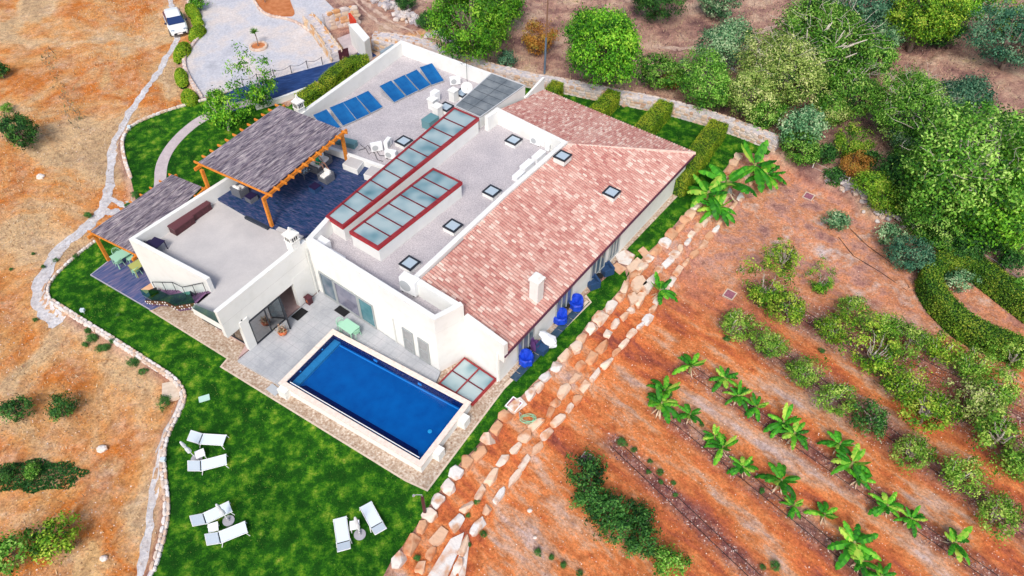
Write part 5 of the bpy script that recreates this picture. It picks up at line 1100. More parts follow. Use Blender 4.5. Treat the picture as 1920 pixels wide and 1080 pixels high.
# solar collectors: low edge px pair (left,right) at z=3.45, high edge pair
cols_ = [((168,470),None)]
kk = lambda a, b_: (560+a/3.176, 100+b_/3.176)
PAN = [((170,476),(250,440),(196,319),(118,350)),((270,430),(340,400),(275,285),(203,312)),((350,395),(422,362),(360,248),(288,277)),((430,357),(503,320),(440,210),(368,240)),
       ((570,292),(637,258),(570,152),(503,180)),((645,255),(712,222),(650,118),(583,148)),((720,222),(787,188),(725,86),(660,112)),((797,188),(862,165),(798,52),(735,80))]
SG = ['first','second','third','fourth']
for i, (a, b_, c, d) in enumerate(PAN):
    P = [A(*kk(*a), 3.45), A(*kk(*b_), 3.45), A(*kk(*c), 4.15), A(*kk(*d), 4.15)]
    # make it a true rectangle
    o0 = (P[0]+P[1])/2; ex = (P[1]-P[0]); w_ = 1.2; ex = ex.normalized(); up_ = ((P[2]+P[3])/2-o0); up_ -= ex*up_.dot(ex); Lh = min(up_.length, 2.9); up_ = up_.normalized()
    no = ex.cross(up_).normalized(); no = no if no.z > 0 else -no
    o = thing('solar_collector', f'blue solar collector, {SG[i % 4]} from the left in the {"left hand" if i < 4 else "right hand"} set of four', 'solar panel', vz(o0, 3.32), 0, 'solar collectors on the gravel roof')
    q = [o0-ex*w_/2, o0+ex*w_/2, o0+ex*w_/2+up_*Lh, o0-ex*w_/2+up_*Lh]
    b = MB(); b.prism([p-no*.09 for p in q], q, capb=True); b.build('frame', M_alu, o)
    q2 = [o0+((p-o0)-up_*Lh/2)*.965+up_*Lh/2+no*.006 for p in q]; b = MB(); b.add(q2, [(0,1,2,3)]); b.build('absorber', M_solar, o)
    for s_ in (-1, 1):
        t_ = o0+ex*s_*w_*.44+up_*Lh*.93; f_ = o0+ex*s_*w_*.44; b = MB(); b.beam(t_-no*.1, vz(t_, 3.33), .04, .04); b.beam(f_-no*.1, vz(t_, 3.36), .04, .04); b.build('leg', M_alu, o)
def acunit(px, py, z, rz, label, s=(.85,.34,.62), grp='air conditioning units on the roofs'):
    p = A(px, py, z+s[2]/2); p.z = z; o = thing('air_conditioner', label, 'air conditioner', p, rz, grp)
    b = MB(); b.box((0,0,.06+s[2]/2), s); loc_obj(b, 'casing', M_whitem, o); b = MB(); b.tube([(-s[0]*.15,-s[1]/2-.015,.06+s[2]/2),(-s[0]*.15,-s[1]/2-.002,.06+s[2]/2)], s[2]*.36, 18); loc_obj(b, 'fan_grille', mat('grille', [(.42,.45,.47)], rough=.6), o)
    b = MB(); b.box((-s[0]*.35,0,.03), (.06,s[1]*1.1,.06)); b.box((s[0]*.35,0,.03), (.06,s[1]*1.1,.06)); loc_obj(b, 'feet', M_frame, o)
rM = math.atan2(nE.y, nE.x)
acunit(853,152,3.31,rM+.9-math.pi/2,'white air conditioner unit by the back corner of the solar roof')
acunit(706,276,3.31,rM-.6,'white air conditioner left of the pair by the long skylight')
acunit(727,269,3.31,rM+.3,'white air conditioner with dark side behind the left one', s=(.7,.3,.6))
acunit(733,290,3.31,rM-1.2,'white air conditioner closest to the long red skylight')
acunit(1005,264,ZR,rM-math.pi/2+.1,'white air conditioner near the hip corner of the main roof')
acunit(1030,272,ZR,rM+.2,'second white air conditioner in the hip corner of the main roof')
acunit(769,534,ZR+.15,rM-math.pi/2+.1,'large white air conditioner on the roof edge above the pool terrace', s=(1.15,.55,1.15))
acunit(604,456,ZR+.1,rM-math.pi/2,'long white air conditioner behind the front parapet corner', s=(1.1,.5,.6))
for (px, py, l, w, h, z, rz, lab, m_) in ((1010,294,1.1,.5,.45,ZR,rM,'white metal box along the tiled wing parapet, upper one',M_whitem),(988,312,1.1,.5,.45,ZR,rM,'white metal box along the tiled wing parapet, middle one',M_whitem),(972,330,.9,.45,.35,ZR,rM,'white metal box along the tiled wing parapet, lower one',M_whitem),
    (807,229,1.1,.8,.7,3.31,rM,'teal grey metal box beside the long skylight',M_teal),(816,181,.6,.5,.9,3.31,rM,'white and teal cabinet on the solar roof',M_whitem),(655,269,1.1,.55,.4,3.31,rM-1.3,'teal grey box behind the pergola post',M_teal),(631,263,.8,.5,.35,3.31,rM-1.3,'small teal box under the pergola edge',M_teal),(631,480,1.3,.35,.3,ZR,rM-math.pi/2,'low pale casing along the front parapet',M_whitem)):
    p = A(px, py, z+h/2); p.z = z; o = thing('utility_box', lab, 'utility box', p, rz, 'utility boxes on the roofs'); b = MB(); b.box((0,0,h/2), (l,w,h)); loc_obj(b, 'cabinet', m_, o); b = MB(); b.box((0,0,h+.012), (l*1.04,w*1.04,.03)); loc_obj(b, 'lid', m_, o)
p = A(876,188,3.31); o = thing('satellite_dish', 'white round satellite dish beside the grey stair housing', 'satellite dish', p)
b = MB(); b.tube([p, p+V3((0,0,1.0))], .03, 6); b.build('mast', M_frame, o); b = MB(); dd = (cam_o.location*0+V3((.15,-.75,.64))).normalized(); c_ = p+V3((0,0,1.15)); b.tube([c_-dd*.1, c_-dd*.06, c_, c_+dd*.03], [.12,.3,.44,.45], 20); b.build('dish', M_white, o); b = MB(); b.tube([c_-V3((0,0,.4))+dd*.05, c_+dd*.5], .015, 5); b.build('arm', M_frame, o)
p = A(876,155,3.31); o = thing('television_antenna', 'thin television antenna by the solar roof parapet', 'antenna', p); b = MB(); b.tube([p, p+V3((0,0,2.0))], .02, 6); b.build('mast', M_frame, o)
b = MB(); t_ = p+V3((0,0,1.9)); b.tube([t_-V3((.4,.3,0)), t_+V3((.5,.4,0))], .012, 4)
for k in range(5): c_ = t_+V3((.4,.3,0))*(k/2.5-1); b.tube([c_-V3((.12,-.16,0)), c_+V3((.12,-.16,0))], .01, 4)
b.build('dipole', M_frame, o)
for j, (px, lab) in enumerate((([(676,272),(684,280),(690,274),(697,285),(705,281),(712,294),(722,292),(728,301)],'loose black cable coiled on the solar roof'),([(673,284),(686,279),(692,290),(700,283),(708,300),(718,303)],'second loose black cable by the low parapet'))):
    b = MB(); b.tube([V3(A(*p, 3.33))+V3((0,0,random.random()*.15)) for p in px], .02, 5); tag(b.build('cable', M_black), lab, 'cable')
for q, h, lab in ((((641.7,307.6),(657.4,292.8),(682.4,302),(669.4,318.7)),.45,'larger white plinth bench with beige top by the orange post'),(((681.5,327),(696,310),(716,317),(702,334)),.45,'smaller white plinth bench with beige top beside the long skylight')):
    P = AP(q, 3.6+h); o = thing('plinth_bench', lab, 'bench', vz((P[0]+P[2])/2, 3.6)); b = MB(); b.prism([vz(p, 3.6) for p in P], [vz(p, 3.6+h) for p in P]); b.build('base', M_white, o); c_ = (P[0]+P[2])/2; P2 = [c_+(p-c_)*.92 for p in P]; b = MB(); b.prism([vz(p, 3.6+h) for p in P2], [vz(p, 3.62+h) for p in P2]); b.build('top', M_beige, o)
# brown storage boxes
for q, lab in ((((315.5,423),(352,397.5),(361,407),(331,436)),'dark brown storage box nearer the dark table'),(((349,395),(384,371),(393,382),(361,407)),'dark brown storage box nearer the orange post')):
    P = AP(q, 3.95); c_ = (P[0]+P[2])/2; L = ((P[1]-P[0]).length+(P[2]-P[3]).length)/2; r = math.atan2((P[1]-P[0]).y, (P[1]-P[0]).x); o = thing('storage_box', lab, 'storage box', vz(c_, 3.4), r, 'storage boxes on the beige terrace')
    b = MB(); b.box((0,0,.25), (L*.97,.66,.5)); loc_obj(b, 'chest', M_brown, o); b = MB(); b.box((0,0,.53), (L,.72,.07)); loc_obj(b, 'lid', mat('dark_brown_lid', [(.11,.035,.045)], rough=.3), o)
# furniture prototypes (local, facing -Y)
def table(name, label, p, rz, m, L=1.3, W=.8, H=.74, cat='table', grp=None):
    o = thing(name, label, cat, p, rz, grp); b = MB(); b.box((0,0,H-.02), (L,W,.04)); loc_obj(b, 'tabletop', m, o)
    for sx in (-1,1):
        for sy in (-1,1): b = MB(); b.beam((sx*(L/2-.06), sy*(W/2-.06), H-.04), (sx*(L/2-.04), sy*(W/2-.04), 0), .045, .045); loc_obj(b, 'leg', m, o)
    return o
def chair(label, p, rz, m, grp=None, w=.5, open_back=True):
    o = thing('chair', label, 'chair', p, rz, grp); b = MB(); n_ = 12; P = [(w*.5*math.copysign(abs(math.cos(a))**.8, math.cos(a)), w*.48*math.copysign(abs(math.sin(a))**.8, math.sin(a))) for a in np.linspace(0, 2*math.pi, n_, endpoint=False)]
    b.prism([(x, y, .42) for x, y in P], [(x, y, .46) for x, y in P], capb=True); loc_obj(b, 'seat', m, o); b = MB(); arc = [V3((math.cos(a)*w*.55, math.sin(a)*w*.52+.02, .46+.32*max(0, math.sin(a))**.5+.0)) for a in np.linspace(-.25, math.pi+.25, 11)]
    b.tube(arc, .022, 6)
    for k in range(2, 9): q = arc[k]; b.tube([q, V3((q.x*.85, q.y*.85, .45))], .012, 4)
    loc_obj(b, 'backrest', m, o)
    for sx in (-1,1):
        for sy in (-1,1): b = MB(); b.tube([(sx*w*.36, sy*w*.34, .43), (sx*w*.46, sy*w*.44, 0)], .02, 5); loc_obj(b, 'leg', m, o)
    return o
z_ = 3.4
r_ = rotpx((281,461),(300,444),z_)
table('table', 'dark indigo plastic table in the corner of the beige terrace', A(293,460,3.9)-V3((0,0,.5)), r_, M_indigo, .85, .85, .72)
chair('dark indigo chair tucked at the dark table', A(282,454,3.9)-V3((0,0,.5)), r_+math.pi/2+.2, M_indigo, w=.6)
gG = 'mint garden chairs'
rt = rotpx((213,482),(233,470),-.1)
table('table', 'mint green table under the low pergola', vz(A(228,477,.55), -.15), rt, M_mint, 1.35, .85, grp='garden tables')
chair('mint chair on the far side of the mint table under the pergola', vz(A(219,473,.4), -.15), rt+.2, M_mint, gG)
chair('mint chair on the near side of the mint table under the pergola', vz(A(222,490,.3), -.15), rt+math.pi, M_mint, gG)
chair('mint chair at the wall end of the mint table under the pergola', vz(A(243,483,.3), -.15), rt-math.pi/2, M_mint, gG)
table('table', 'pale olive yellow table against the white wall', vz(A(258,496,.55), -.15), rt, M_yellow, 1.0, .8, grp='garden tables')
chair('mint chair in front of the yellow table', vz(A(254,506,.3), -.15), rt+math.pi, M_mint, gG)
r2_ = math.atan2(dFC.y, dFC.x)
table('table', 'mint green table beside the pool coping', vz(A(654,612,.7), 0), r2_, M_mint, 1.15, .8, grp='garden tables')
chair('mint chair at the left end of the poolside table', vz(A(640,608,.4), 0), r2_+math.pi/2, M_mint, gG)
chair('mint chair between the poolside table and the pool', vz(A(667,622,.4), 0), r2_-math.pi/2, M_mint, gG)
# doormats, lantern, pot
for px, py, lab, r in ((562,589,'black doormat in front of the open glass door', math.atan2(dKF.y, dKF.x)),(642,583,'black doormat in front of the sliding windows', r2_)):
    p = A(px, py, .01); o = tag(MB().box((p.x, p.y, .018), (.95,.6,.02), r).build('doormat', M_black), lab, 'doormat', 'doormats on the pool terrace')
p = A(580,566,.1); o = thing('lantern', 'dark brown wooden lantern box against the terrace wall', 'lantern', vz(p, 0), r2_); b = MB(); b.box((0,0,.3), (.36,.34,.6)); loc_obj(b, 'body', M_brown, o); b = MB(); b.box((0,0,.66), (.46,.44,.14), taper=.5); loc_obj(b, 'roof', M_brown, o); b = MB(); b.box((0,-.175,.3), (.14,.012,.2)); loc_obj(b, 'opening', M_terra, o)
p = A(530,624,.15); o = thing('flower_pot', 'round terracotta pot with a pale plant by the open door', 'plant pot', vz(p, 0)); b = MB(); b.lathe((0,0,0), [(.14,0),(.27,.14),(.29,.28),(.22,.38),(.19,.38),(.17,.3)], 16); loc_obj(b, 'pot', M_terra, o)
rng = np.random.default_rng(5); C_ = rng.normal(size=(160,3))*np.array([.16,.16,.12])+np.array([0,0,.5]); npmesh('plant', leaf_quads(C_, rng.uniform(.08,.16,160), rng.normal(size=(160,3)), rng), 4, rng.random(160), mat('pinkish_leaves', [(.30,.16,.10),(.5,.36,.26),(.2,.25,.1)], attr=True), o)
p = A(513,731,-.2); tag(MB().box((p.x, p.y, -.2), (.8,.5,.08), r2_).build('stepping_slab', mat('grey_slab', [(.42,.45,.48)], rough=.8)), 'small grey stepping slab at the left pool corner', 'slab')
p = A(383,747,-.22); tag(MB().box((p.x, p.y, -.22), (.62,.42,.06), .4).build('valve_cover', mat('mint_cover', [(.45,.66,.60)], rough=.6)), 'pale mint rectangular cover set in the lawn', 'cover')
p = A(321,733,-.3); tag(MB().box((p.x, p.y, -.35), (1.0,1.3,.3), .3).build('stone_block', M_kerb), 'beige stone block at the bend of the low edging wall', 'stone block')
for px, py, lab in ((156,584,'pale garden light on the edging wall near the path end'),(243,240,'pale garden light at the tip of the upper lawn'),(307,864,'pale garden light on the edging wall by the parasols')):
    p = A(px, py, .0); o = thing('garden_light', lab, 'garden light', vz(p, -.25), 0, 'garden lights'); b = MB(); b.tube([(0,0,0),(0,0,.3)], .03, 6); loc_obj(b, 'stake', M_alu, o); b = MB(); b.box((0,0,.38), (.26,.2,.2)); loc_obj(b, 'lamp_head', mat('pale_lamp', [(.55,.66,.74)], rough=.4), o)
# red-black bin and orange mat at the stair foot
p = A(291,553,.3); o = thing('waste_bin', 'dark red and black bin at the foot of the outside stair', 'bin', vz(p, -.1), .6); b = MB(); b.box((0,0,.35), (.5,.45,.7)); loc_obj(b, 'body', mat('dark_red_bin', [(.30,.04,.03)], rough=.5), o); b = MB(); b.box((0,0,.74), (.54,.49,.09)); loc_obj(b, 'lid', M_black, o)
p = A(280,539,-.1); tag(MB().box((p.x, p.y, -.13), (.9,.6,.03), .9).build('doormat', mat('orange_mat', [(.70,.42,.25)], rough=.9)), 'orange beige doormat on the timber deck', 'doormat')
# rattan lounge set
def armchair(label, p, rz, mr, mc, W=.85, D=.8, grp=None, cat='armchair', name='armchair'):
    o = thing(name, label, cat, p, rz, grp); b = MB(); b.box((0,0,.2), (W,D,.36)); b.box((0,D/2-.07,.52), (W,.14,.32))
    for s_ in (-1,1): b.box((s_*(W/2-.065),-.07,.47), (.13,D-.14,.2))
    loc_obj(b, 'frame', mr, o)
    if mc: b = MB(); b.blob((0,-.05,.43), (W/2-.14,D/2-.1,.09), n=12, m=6, jit=0, sq=.7); loc_obj(b, 'seat_cushion', mc, o); b = MB(); b.blob((0,D/2-.2,.62), (W/2-.14,.09,.2), n=12, m=6, jit=0, sq=.7); loc_obj(b, 'back_cushion', mc, o)
    return o
dz = 3.6; AG = 'rattan seats on the roof terrace'
rS = math.atan2(dNW.y, dNW.x)
armchair('grey rattan armchair with white cushion under the near edge of the pergola', vz(A(449,355,4.0), dz), rS+math.pi/2+.1, M_rattan, M_cush, grp=AG)
armchair('grey rattan armchair with white cushion right of the seated person', vz(A(611,329,4.0), dz), rS-math.pi/2, M_rattan, M_cush, grp=AG)
armchair('grey rattan sofa with white cushions holding the seated person', vz(A(600,304,4.0), dz), rS+.15, M_rattan, M_cush, W=1.7, grp=AG, cat='sofa', name='sofa')
for px, py, lab in ((470,367,'grey rattan footstool beside the near armchair'),(590,349,'dark blue footstool on the open deck')):
    p = vz(A(px, py, dz+.4), dz); o = thing('footstool', lab, 'footstool', p, rS, 'footstools on the roof terrace'); b = MB(); b.box((0,0,.19), (.62,.6,.38)); loc_obj(b, 'base', M_rattan if px == 470 else M_bluerattan, o); b = MB(); b.box((0,0,.41), (.6,.58,.06)); loc_obj(b, 'top', M_indigo, o)
p = vz(A(572,318,dz+.45), dz); o = table('coffee_table', 'low dark table with blue and white patterned cloth under the pergola edge', p, rS, M_rattan, .95, .7, .42, cat='coffee table')
b = MB()
for i in range(5):
    for j in range(4):
        if (i+j) % 2 == 0 or i == 2: b.box((-.3+i*.13, -.2+j*.13, .425), (.1,.1,.012), .4)
loc_obj(b, 'cloth', mat('pale_blue_cloth', [(.45,.62,.75)], rough=.8), o)
# seated person
def person():
    base = vz(A(596,305,4.1), dz); rz = rS+.15; o = thing('person', 'person in a green top and green cap sitting on the sofa with legs stretched forward', 'person', base, rz)
    def skin(name, vs_, es, rad, m, sub=1):
        me = bpy.data.meshes.new(name); me.from_pydata(vs_, es, []); ob = bpy.data.objects.new(name, me); COL.objects.link(ob); ob.parent = o
        md = ob.modifiers.new('skin', 'SKIN'); 
        for i, v in enumerate(me.skin_vertices[0].data): v.radius = (rad[i], rad[i]); v.use_root = (i == 0)
        s_ = ob.modifiers.new('sub', 'SUBSURF'); s_.levels = sub; s_.render_levels = sub; me.materials.append(m); return ob
    skm = mat('skin', [(.62,.34,.24)], rough=.6)
    V_ = [(0,0,.52),(0,.06,.75),(0,.10,1.0),(0,.08,1.12),(0,.04,1.24),(-.17,.09,1.02),(-.27,-.05,.80),(-.16,-.26,.72),(-.12,-.34,.70),(.17,.09,1.02),(.28,-.04,.80),(.18,-.26,.70),(.14,-.34,.68),(-.10,-.04,.52),(-.13,-.46,.55),(-.12,-.62,.14),(-.12,-.74,.07),(.10,-.04,.52),(.14,-.46,.55),(.16,-.66,.14),(.17,-.78,.07)]
    E_ = [(0,1),(1,2),(2,3),(3,4),(2,5),(5,6),(6,7),(7,8),(2,9),(9,10),(10,11),(11,12),(0,13),(13,14),(14,15),(15,16),(0,17),(17,18),(18,19),(19,20)]
    rd = [.13,.12,.13,.05,.095,.06,.045,.035,.04,.06,.045,.035,.04,.09,.06,.045,.04,.09,.06,.045,.04]
    skin('body', V_, E_, rd, skm, 2)
    skin('shirt', [(0,.02,.56),(0,.06,.78),(0,.10,1.0),(-.18,.09,1.02),(-.24,0,.88),(.18,.09,1.02),(.25,0,.88)], [(0,1),(1,2),(2,3),(3,4),(2,5),(5,6)], [.16,.155,.15,.085,.065,.085,.065], mat('green_shirt', [(.01,.42,.20)], rough=.8), 2)
    skin('shorts', [(0,0,.52),(-.11,-.08,.52),(-.13,-.3,.54),(.11,-.08,.52),(.13,-.3,.54)], [(0,1),(1,2),(0,3),(3,4)], [.15,.11,.085,.11,.085], mat('green_shorts', [(.02,.25,.13)], rough=.8), 2)
    b = MB(); b.blob((0,.05,1.34), (.10,.115,.07), n=12, m=6, jit=0); b.box((0,-.10,1.33), (.15,.14,.02)); loc_obj(b, 'cap', MATS['green_shirt'], o)
    b = MB(); b.box((0,-.065,1.235), (.03,.04,.04), taper=.5); b.box((-.035,-.06,1.265), (.02,.012,.012)); b.box((.035,-.06,1.265), (.02,.012,.012)); b.box((0,-.058,1.19), (.05,.01,.01)); loc_obj(b, 'face', mat('face_detail', [(.30,.12,.09)], rough=.6), o)
person()
# loungers
def lounger_proto():
    o = thing('sun_lounger', 'x', 'sun lounger', (0,0,0), 0, 'white sun loungers on the lawn'); Lh = 1.0
    b = MB()
    for s_ in (-1,1): b.tube([(-.42, s_*.34, .34), (1.02, s_*.34, .34)], .022, 6)
    for x in (-.42, .98): b.tube([(x,-.34,.34),(x,.34,.34)], .02, 6)
    loc_obj(b, 'frame', M_whitem, o)
    b = MB(); b.prism([(-.36,-.31,.345),(1.0,-.31,.345),(1.0,.31,.345),(-.36,.31,.345)], [(-.36,-.31,.365),(1.0,-.31,.365),(1.0,.31,.365),(-.36,.31,.365)]); loc_obj(b, 'seat', M_fabric, o)
    b = MB(); b.prism([(-.97,-.31,.66),(-.42,-.31,.365),(-.42,.31,.365),(-.97,.31,.66)], [(-.98,-.31,.685),(-.43,-.31,.39),(-.43,.31,.39),(-.98,.31,.685)], capb=True)
    bk = loc_obj(b, 'backrest', M_fabric, o); b = MB()
    for s_ in (-1,1): b.tube([(-.42,s_*.33,.36),(-.99,s_*.33,.675)], .02, 6)
    b.tube([(-.99,-.33,.675),(-.99,.33,.675)], .02, 6); loc_obj(b, 'back_frame', M_whitem, bk)
    b = MB(); b.box((-.395,0,.355), (.035,.62,.02)); loc_obj(b, 'hinge_gap', M_black, o)
    for x, dx in ((-.3,-.12),(.92,.10)):
        for s_ in (-1,1): b = MB(); b.tube([(x,s_*.36,.34),(x+dx,s_*.39,0)], .022, 6); loc_obj(b, 'leg', M_whitem, o)
    return o
LP = lounger_proto()
lz = -.24
LL = [((359,819),(418,825),'sun lounger farthest up the lawn, above the folded parasol'),((358,875),(420,862),'sun lounger just below the folded parasol of the upper group'),((362,979),(430,950),'upper sun lounger of the middle group, under the leaning parasol'),((389,1014),(460,988),'lower sun lounger of the middle group'),((645,1028),(638,977),'left sun lounger of the right hand group'),((712,994),(688,951),'right sun lounger of the right hand group')]
for i, (h_, f_, lab) in enumerate(LL):
    a, c = A(*h_, lz+.5), A(*f_, lz+.35); m_ = a.lerp(c, .5); rz = math.atan2(c.y-a.y, c.x-a.x)
    o = LP if i == 0 else dup(LP, (0,0,0)); o.location = (m_.x, m_.y, lz); o.rotation_euler = (0,0,rz); o['label'] = lab; o.scale = (.98,.98,.98)
for px, py, rr, lab in ((375,851,.5,'small white side table between the two upper loungers'),(400,989,.35,'small white side table between the two middle loungers'),(665,985,.2,'small white side table between the two right hand loungers')):
    table('side_table', lab, vz(A(px, py, lz+.35), lz), rr, M_whitem, .5, .5, .4, cat='side table', grp='white side tables on the lawn')
for i, (bx, by, lab, tx, ty) in enumerate(((369,861,'folded parasol on a round grey base in the upper lounger group',-.25,-.1),(429,977,'folded parasol on a round grey base in the middle lounger group',-.08,-.06),(675,1003,'folded parasol on a round grey base in the right hand lounger group',.03,0))):
    p = A(bx, by, lz); o = thing('parasol', lab, 'parasol', p, 0, 'folded parasols on the lawn'); T_ = V3((tx, ty, 2.0))
    b = MB(); b.lathe((0,0,0), [(.30,0),(.31,.07),(.1,.09),(.05,.3)], 20); loc_obj(b, 'base', mat('parasol_base', [(.36,.36,.40)], rough=.8), o)
    b = MB(); b.tube([(0,0,.05), T_], .022, 8); loc_obj(b, 'pole', M_whitem, o)
    b = MB(); P_ = [T_*t for t in (.42,.46,.6,.72,.76,.9,1.0,1.02)]; b.tube(P_, [.05,.13,.12,.06,.10,.09,.05,.01], 9); loc_obj(b, 'canopy', mat('pale_canopy', [(.66,.70,.74)], rough=.8, bump=.5), o)
# chairs along the east wall
def covered(px, py, rz, lab, m, W=.85, grp='blue covered garden chairs'):
    p = vz(A(px, py, .2), -.21); o = thing('garden_chair', lab, 'garden chair', p, rz, grp); rnd = random.Random(px)
    b = MB(); P = [(math.cos(t)*W/2*(1.15), math.sin(t)*W/2*1.1) for t in np.linspace(0, 6.283, 14, endpoint=False)]; j = [rnd.uniform(.88,1.1) for _ in P]
    l0 = [(x*k, y*k, .12) for (x, y), k in zip(P, j)]; l1 = [(x*k*.95, y*k*.95, .5+(.12 if y > 0 else 0)) for (x, y), k in zip(P, j)]; l2 = [(x*.78, y*.78, .58+(.36 if y > .12 else 0)) for x, y in P]; l3 = [(x*.6, y*.6-.02, .5 if y < .12 else .92) for x, y in P]; l4 = [(x*.2, y*.2-.05, .46) for x, y in P]
    b.prism(l0, l1, cap=False); b.prism(l1, l2, cap=False); b.prism(l2, l3, cap=False); b.prism(l3, l4); loc_obj(b, 'cover', m, o)
    for sx in (-1,1):
        for sy in (-1,1): b = MB(); b.box((sx*W*.38, sy*W*.36, .07), (.06,.06,.14)); loc_obj(b, 'leg', M_bluerattan, o)
covered(986,672,rM-math.pi/2+.3,'chair under a bright blue cover at the near end of the tiled wing',M_bluecover)
covered(1051,594,rM-math.pi/2+.5,'square chair under a bright blue cover, lower one of the middle pair',M_bluecover,.9)
covered(1081,568,rM-math.pi/2,'chair under a bright blue cover, upper one of the middle pair',M_bluecover,.9)
covered(1003,646,rM+.8,'low chair with dark purple cloth beside the white draped parasol',M_purple,.6)
for px, py, lab in ((1112,528,'blue grey rattan tub chair nearer the covered chairs'),(1138,503,'blue grey rattan tub chair nearer the flagstones')):
    armchair(lab, vz(A(px, py, .2), -.21), rM-math.pi/2-.5, M_bluerattan, None, W=.8, D=.75, grp='rattan tub chairs by the tiled wing')
for px, py, lab in ((987,652,'black round table beside the nearest blue covered chair'),(1062,573,'black round table between the middle pair of covered chairs'),(1124,517,'black round table between the two rattan tub chairs')):
    p = vz(A(px, py, .25), -.21); o = thing('round_table', lab, 'table', p, 0, 'black round tables'); b = MB(); b.lathe((0,0,.0), [(.24,.43),(.26,.45),(.26,.47),(.24,.48)], 18); loc_obj(b, 'tabletop', M_black, o)
    for k in range(4): a = k*1.57+.4; b = MB(); b.tube([(.12*math.cos(a),.12*math.sin(a),.45),(.2*math.cos(a),.2*math.sin(a),0)], .02, 5); loc_obj(b, 'leg', M_black, o)
# white draped folded parasol
pa, pb_ = A(1012,625,.8), A(1040,647,.1); o = thing('draped_cloth', 'crumpled white parasol cloth draped over a chair by the tiled wing', 'parasol cloth', vz(pa.lerp(pb_, .5), -.21)); b = MB()
P_ = [pa.lerp(pb_, t)+V3((random.uniform(-.05,.05), random.uniform(-.05,.05), random.uniform(-.03,.05))) for t in np.linspace(0, 1, 7)]; b.tube(P_, [.1,.28,.34,.38,.42,.36,.2], 9)
b.v = [(x+random.uniform(-.05,.05), y+random.uniform(-.05,.05), z+random.uniform(-.04,.04)) for x, y, z in b.v]; b.build('cloth', mat('white_cloth', [(.70,.74,.80)], rough=.9), o)
q = A(1017,650,.3); o = thing('garden_chair', 'blue grey chair half hidden under the white draped cloth', 'garden chair', vz(q, -.21), rM); b = MB(); b.box((0,0,.25), (.6,.6,.4)); b.box((0,.27,.6), (.6,.06,.35)); loc_obj(b, 'frame', M_bluerattan, o)
# dark slab strip
b = MB(); a, c = A(962,712,-.2), A(1097,566,-.2); d = (c-a).normalized(); nn = V3((-d.y, d.x, 0)); L = (c-a).length; k = int(L/.62); o = thing('stepping_slabs', 'row of dark blue square slabs set along the tiled wing', 'paving slabs', a.lerp(c, .5))
for i in range(k): q = a+d*(.3+.62*i); b = MB(); b.box((q.x, q.y, -.2), (.58,.5,.04), math.atan2(d.y, d.x)); b.build('slab', M_slab, o)
# inspection covers
for (x, y), lab, r in (((964,759),'maroon inspection cover with white frame at the pool side lawn corner',.6),((1100,863),'maroon inspection cover beside the dense citrus clump',.6),((1368,553),'maroon inspection cover with pale frame near the fruit trees',.5),((1516,369),'dark maroon inspection cover on the upper orchard soil',.4)):
    p = G(x, y) if x > 1000 else A(x, y, -.2); z = p.z+.03; o = thing('inspection_cover', lab, 'cover', p, rM, 'inspection covers'); b = MB(); q = [(-.42,-.38),(.42,-.38),(.42,.38),(-.42,.38)]; b.strip([(x_, y_) for x_, y_ in q], .07, 0, -.1, .08, closed=True); loc_obj(b, 'frame', M_kerb if x != 964 else M_whitem, o); b = MB(); b.box((0,0,.03), (.84,.76,.06)); loc_obj(b, 'lid', M_grate, o)
# hose
p = G(990,789); b = MB(); b.tube([p+V3((math.cos(t)*(.42+.08*math.sin(t*.7)), math.sin(t)*(.26+.05*math.cos(t*1.3)), .12+.01*t)) for t in np.linspace(0, 26, 120)], .018, 5); tag(b.build('garden_hose', mat('green_hose', [(.25,.55,.35)], rough=.5)), 'coiled pale green garden hose on the upper stones', 'hose')
p = G(974,782); o = thing('garden_tap', 'small tap post beside the coiled hose', 'tap', p); b = MB(); b.tube([(0,0,0),(0,0,.5)], .04, 6); loc_obj(b, 'post', M_alu, o); b = MB(); b.tube([(0,0,.45),(.12,-.08,.42)], .02, 6); loc_obj(b, 'spout', M_alu, o)
# garden shower
p = A(797,963,-.24); o = thing('garden_shower', 'dark brown garden shower post at the lawn corner by the boulders', 'shower', p); b = MB(); b.box((0,0,.95), (.16,.1,1.9)); loc_obj(b, 'post', M_brown, o); b = MB(); b.tube([(0,0,1.85),(0,0,2.1),(-.2,-.02,2.15),(-.42,-.02,2.1)], .02, 6); b.lathe((-.42,-.02,2.04), [(.08,0),(.06,.05)], 10); loc_obj(b, 'shower_head', M_alu, o)
# utility pole, fence posts with wire, overhead cable
p = G(1021,138); o = thing('utility_pole', 'tall thin wooden utility pole behind the stone wall', 'utility pole', p); b = MB(); b.tube([p-V3((0,0,.3)), p+V3((0,0,3.6))], [.1,.09], 8); b.build('base_sleeve', mat('blue_grey_pole', [(.12,.17,.24)], rough=.6), o); b = MB(); b.tube([p+V3((0,0,3.55)), p+V3((0,0,7.2))], [.075,.06], 8); b.build('pole', mat('brown_pole', [(.22,.12,.08)], rough=.8), o)
o = thing('wire_fence', 'low wire fence with thin white metal posts along the rubble wall', 'fence', G(1645,405)); FP = [G(*q) for q in ((1462,300),(1518,328),(1583,357),(1645,406),(1716,440),(1788,472),(1862,520),(1925,568))]
for q in FP[1:]: b = MB(); b.tube([q-V3((0,0,.1)), q+V3((0,0,1.35))], .035, 6); b.build('post', M_whitem, o)
for h_ in (.35,.8,1.25): b = MB(); b.tube([q+V3((0,0,h_)) for q in FP], .01, 4); b.build('wire', M_alu, o)
b = MB(); P0_, P1_ = A(-60,92,1.0), A(300,-110,1.0); b.tube([P0_.lerp(P1_, t)+V3((0,0,4.5-1.2*math.sin(math.pi*t)))*1 for t in np.linspace(0, 1, 14)], .02, 5)
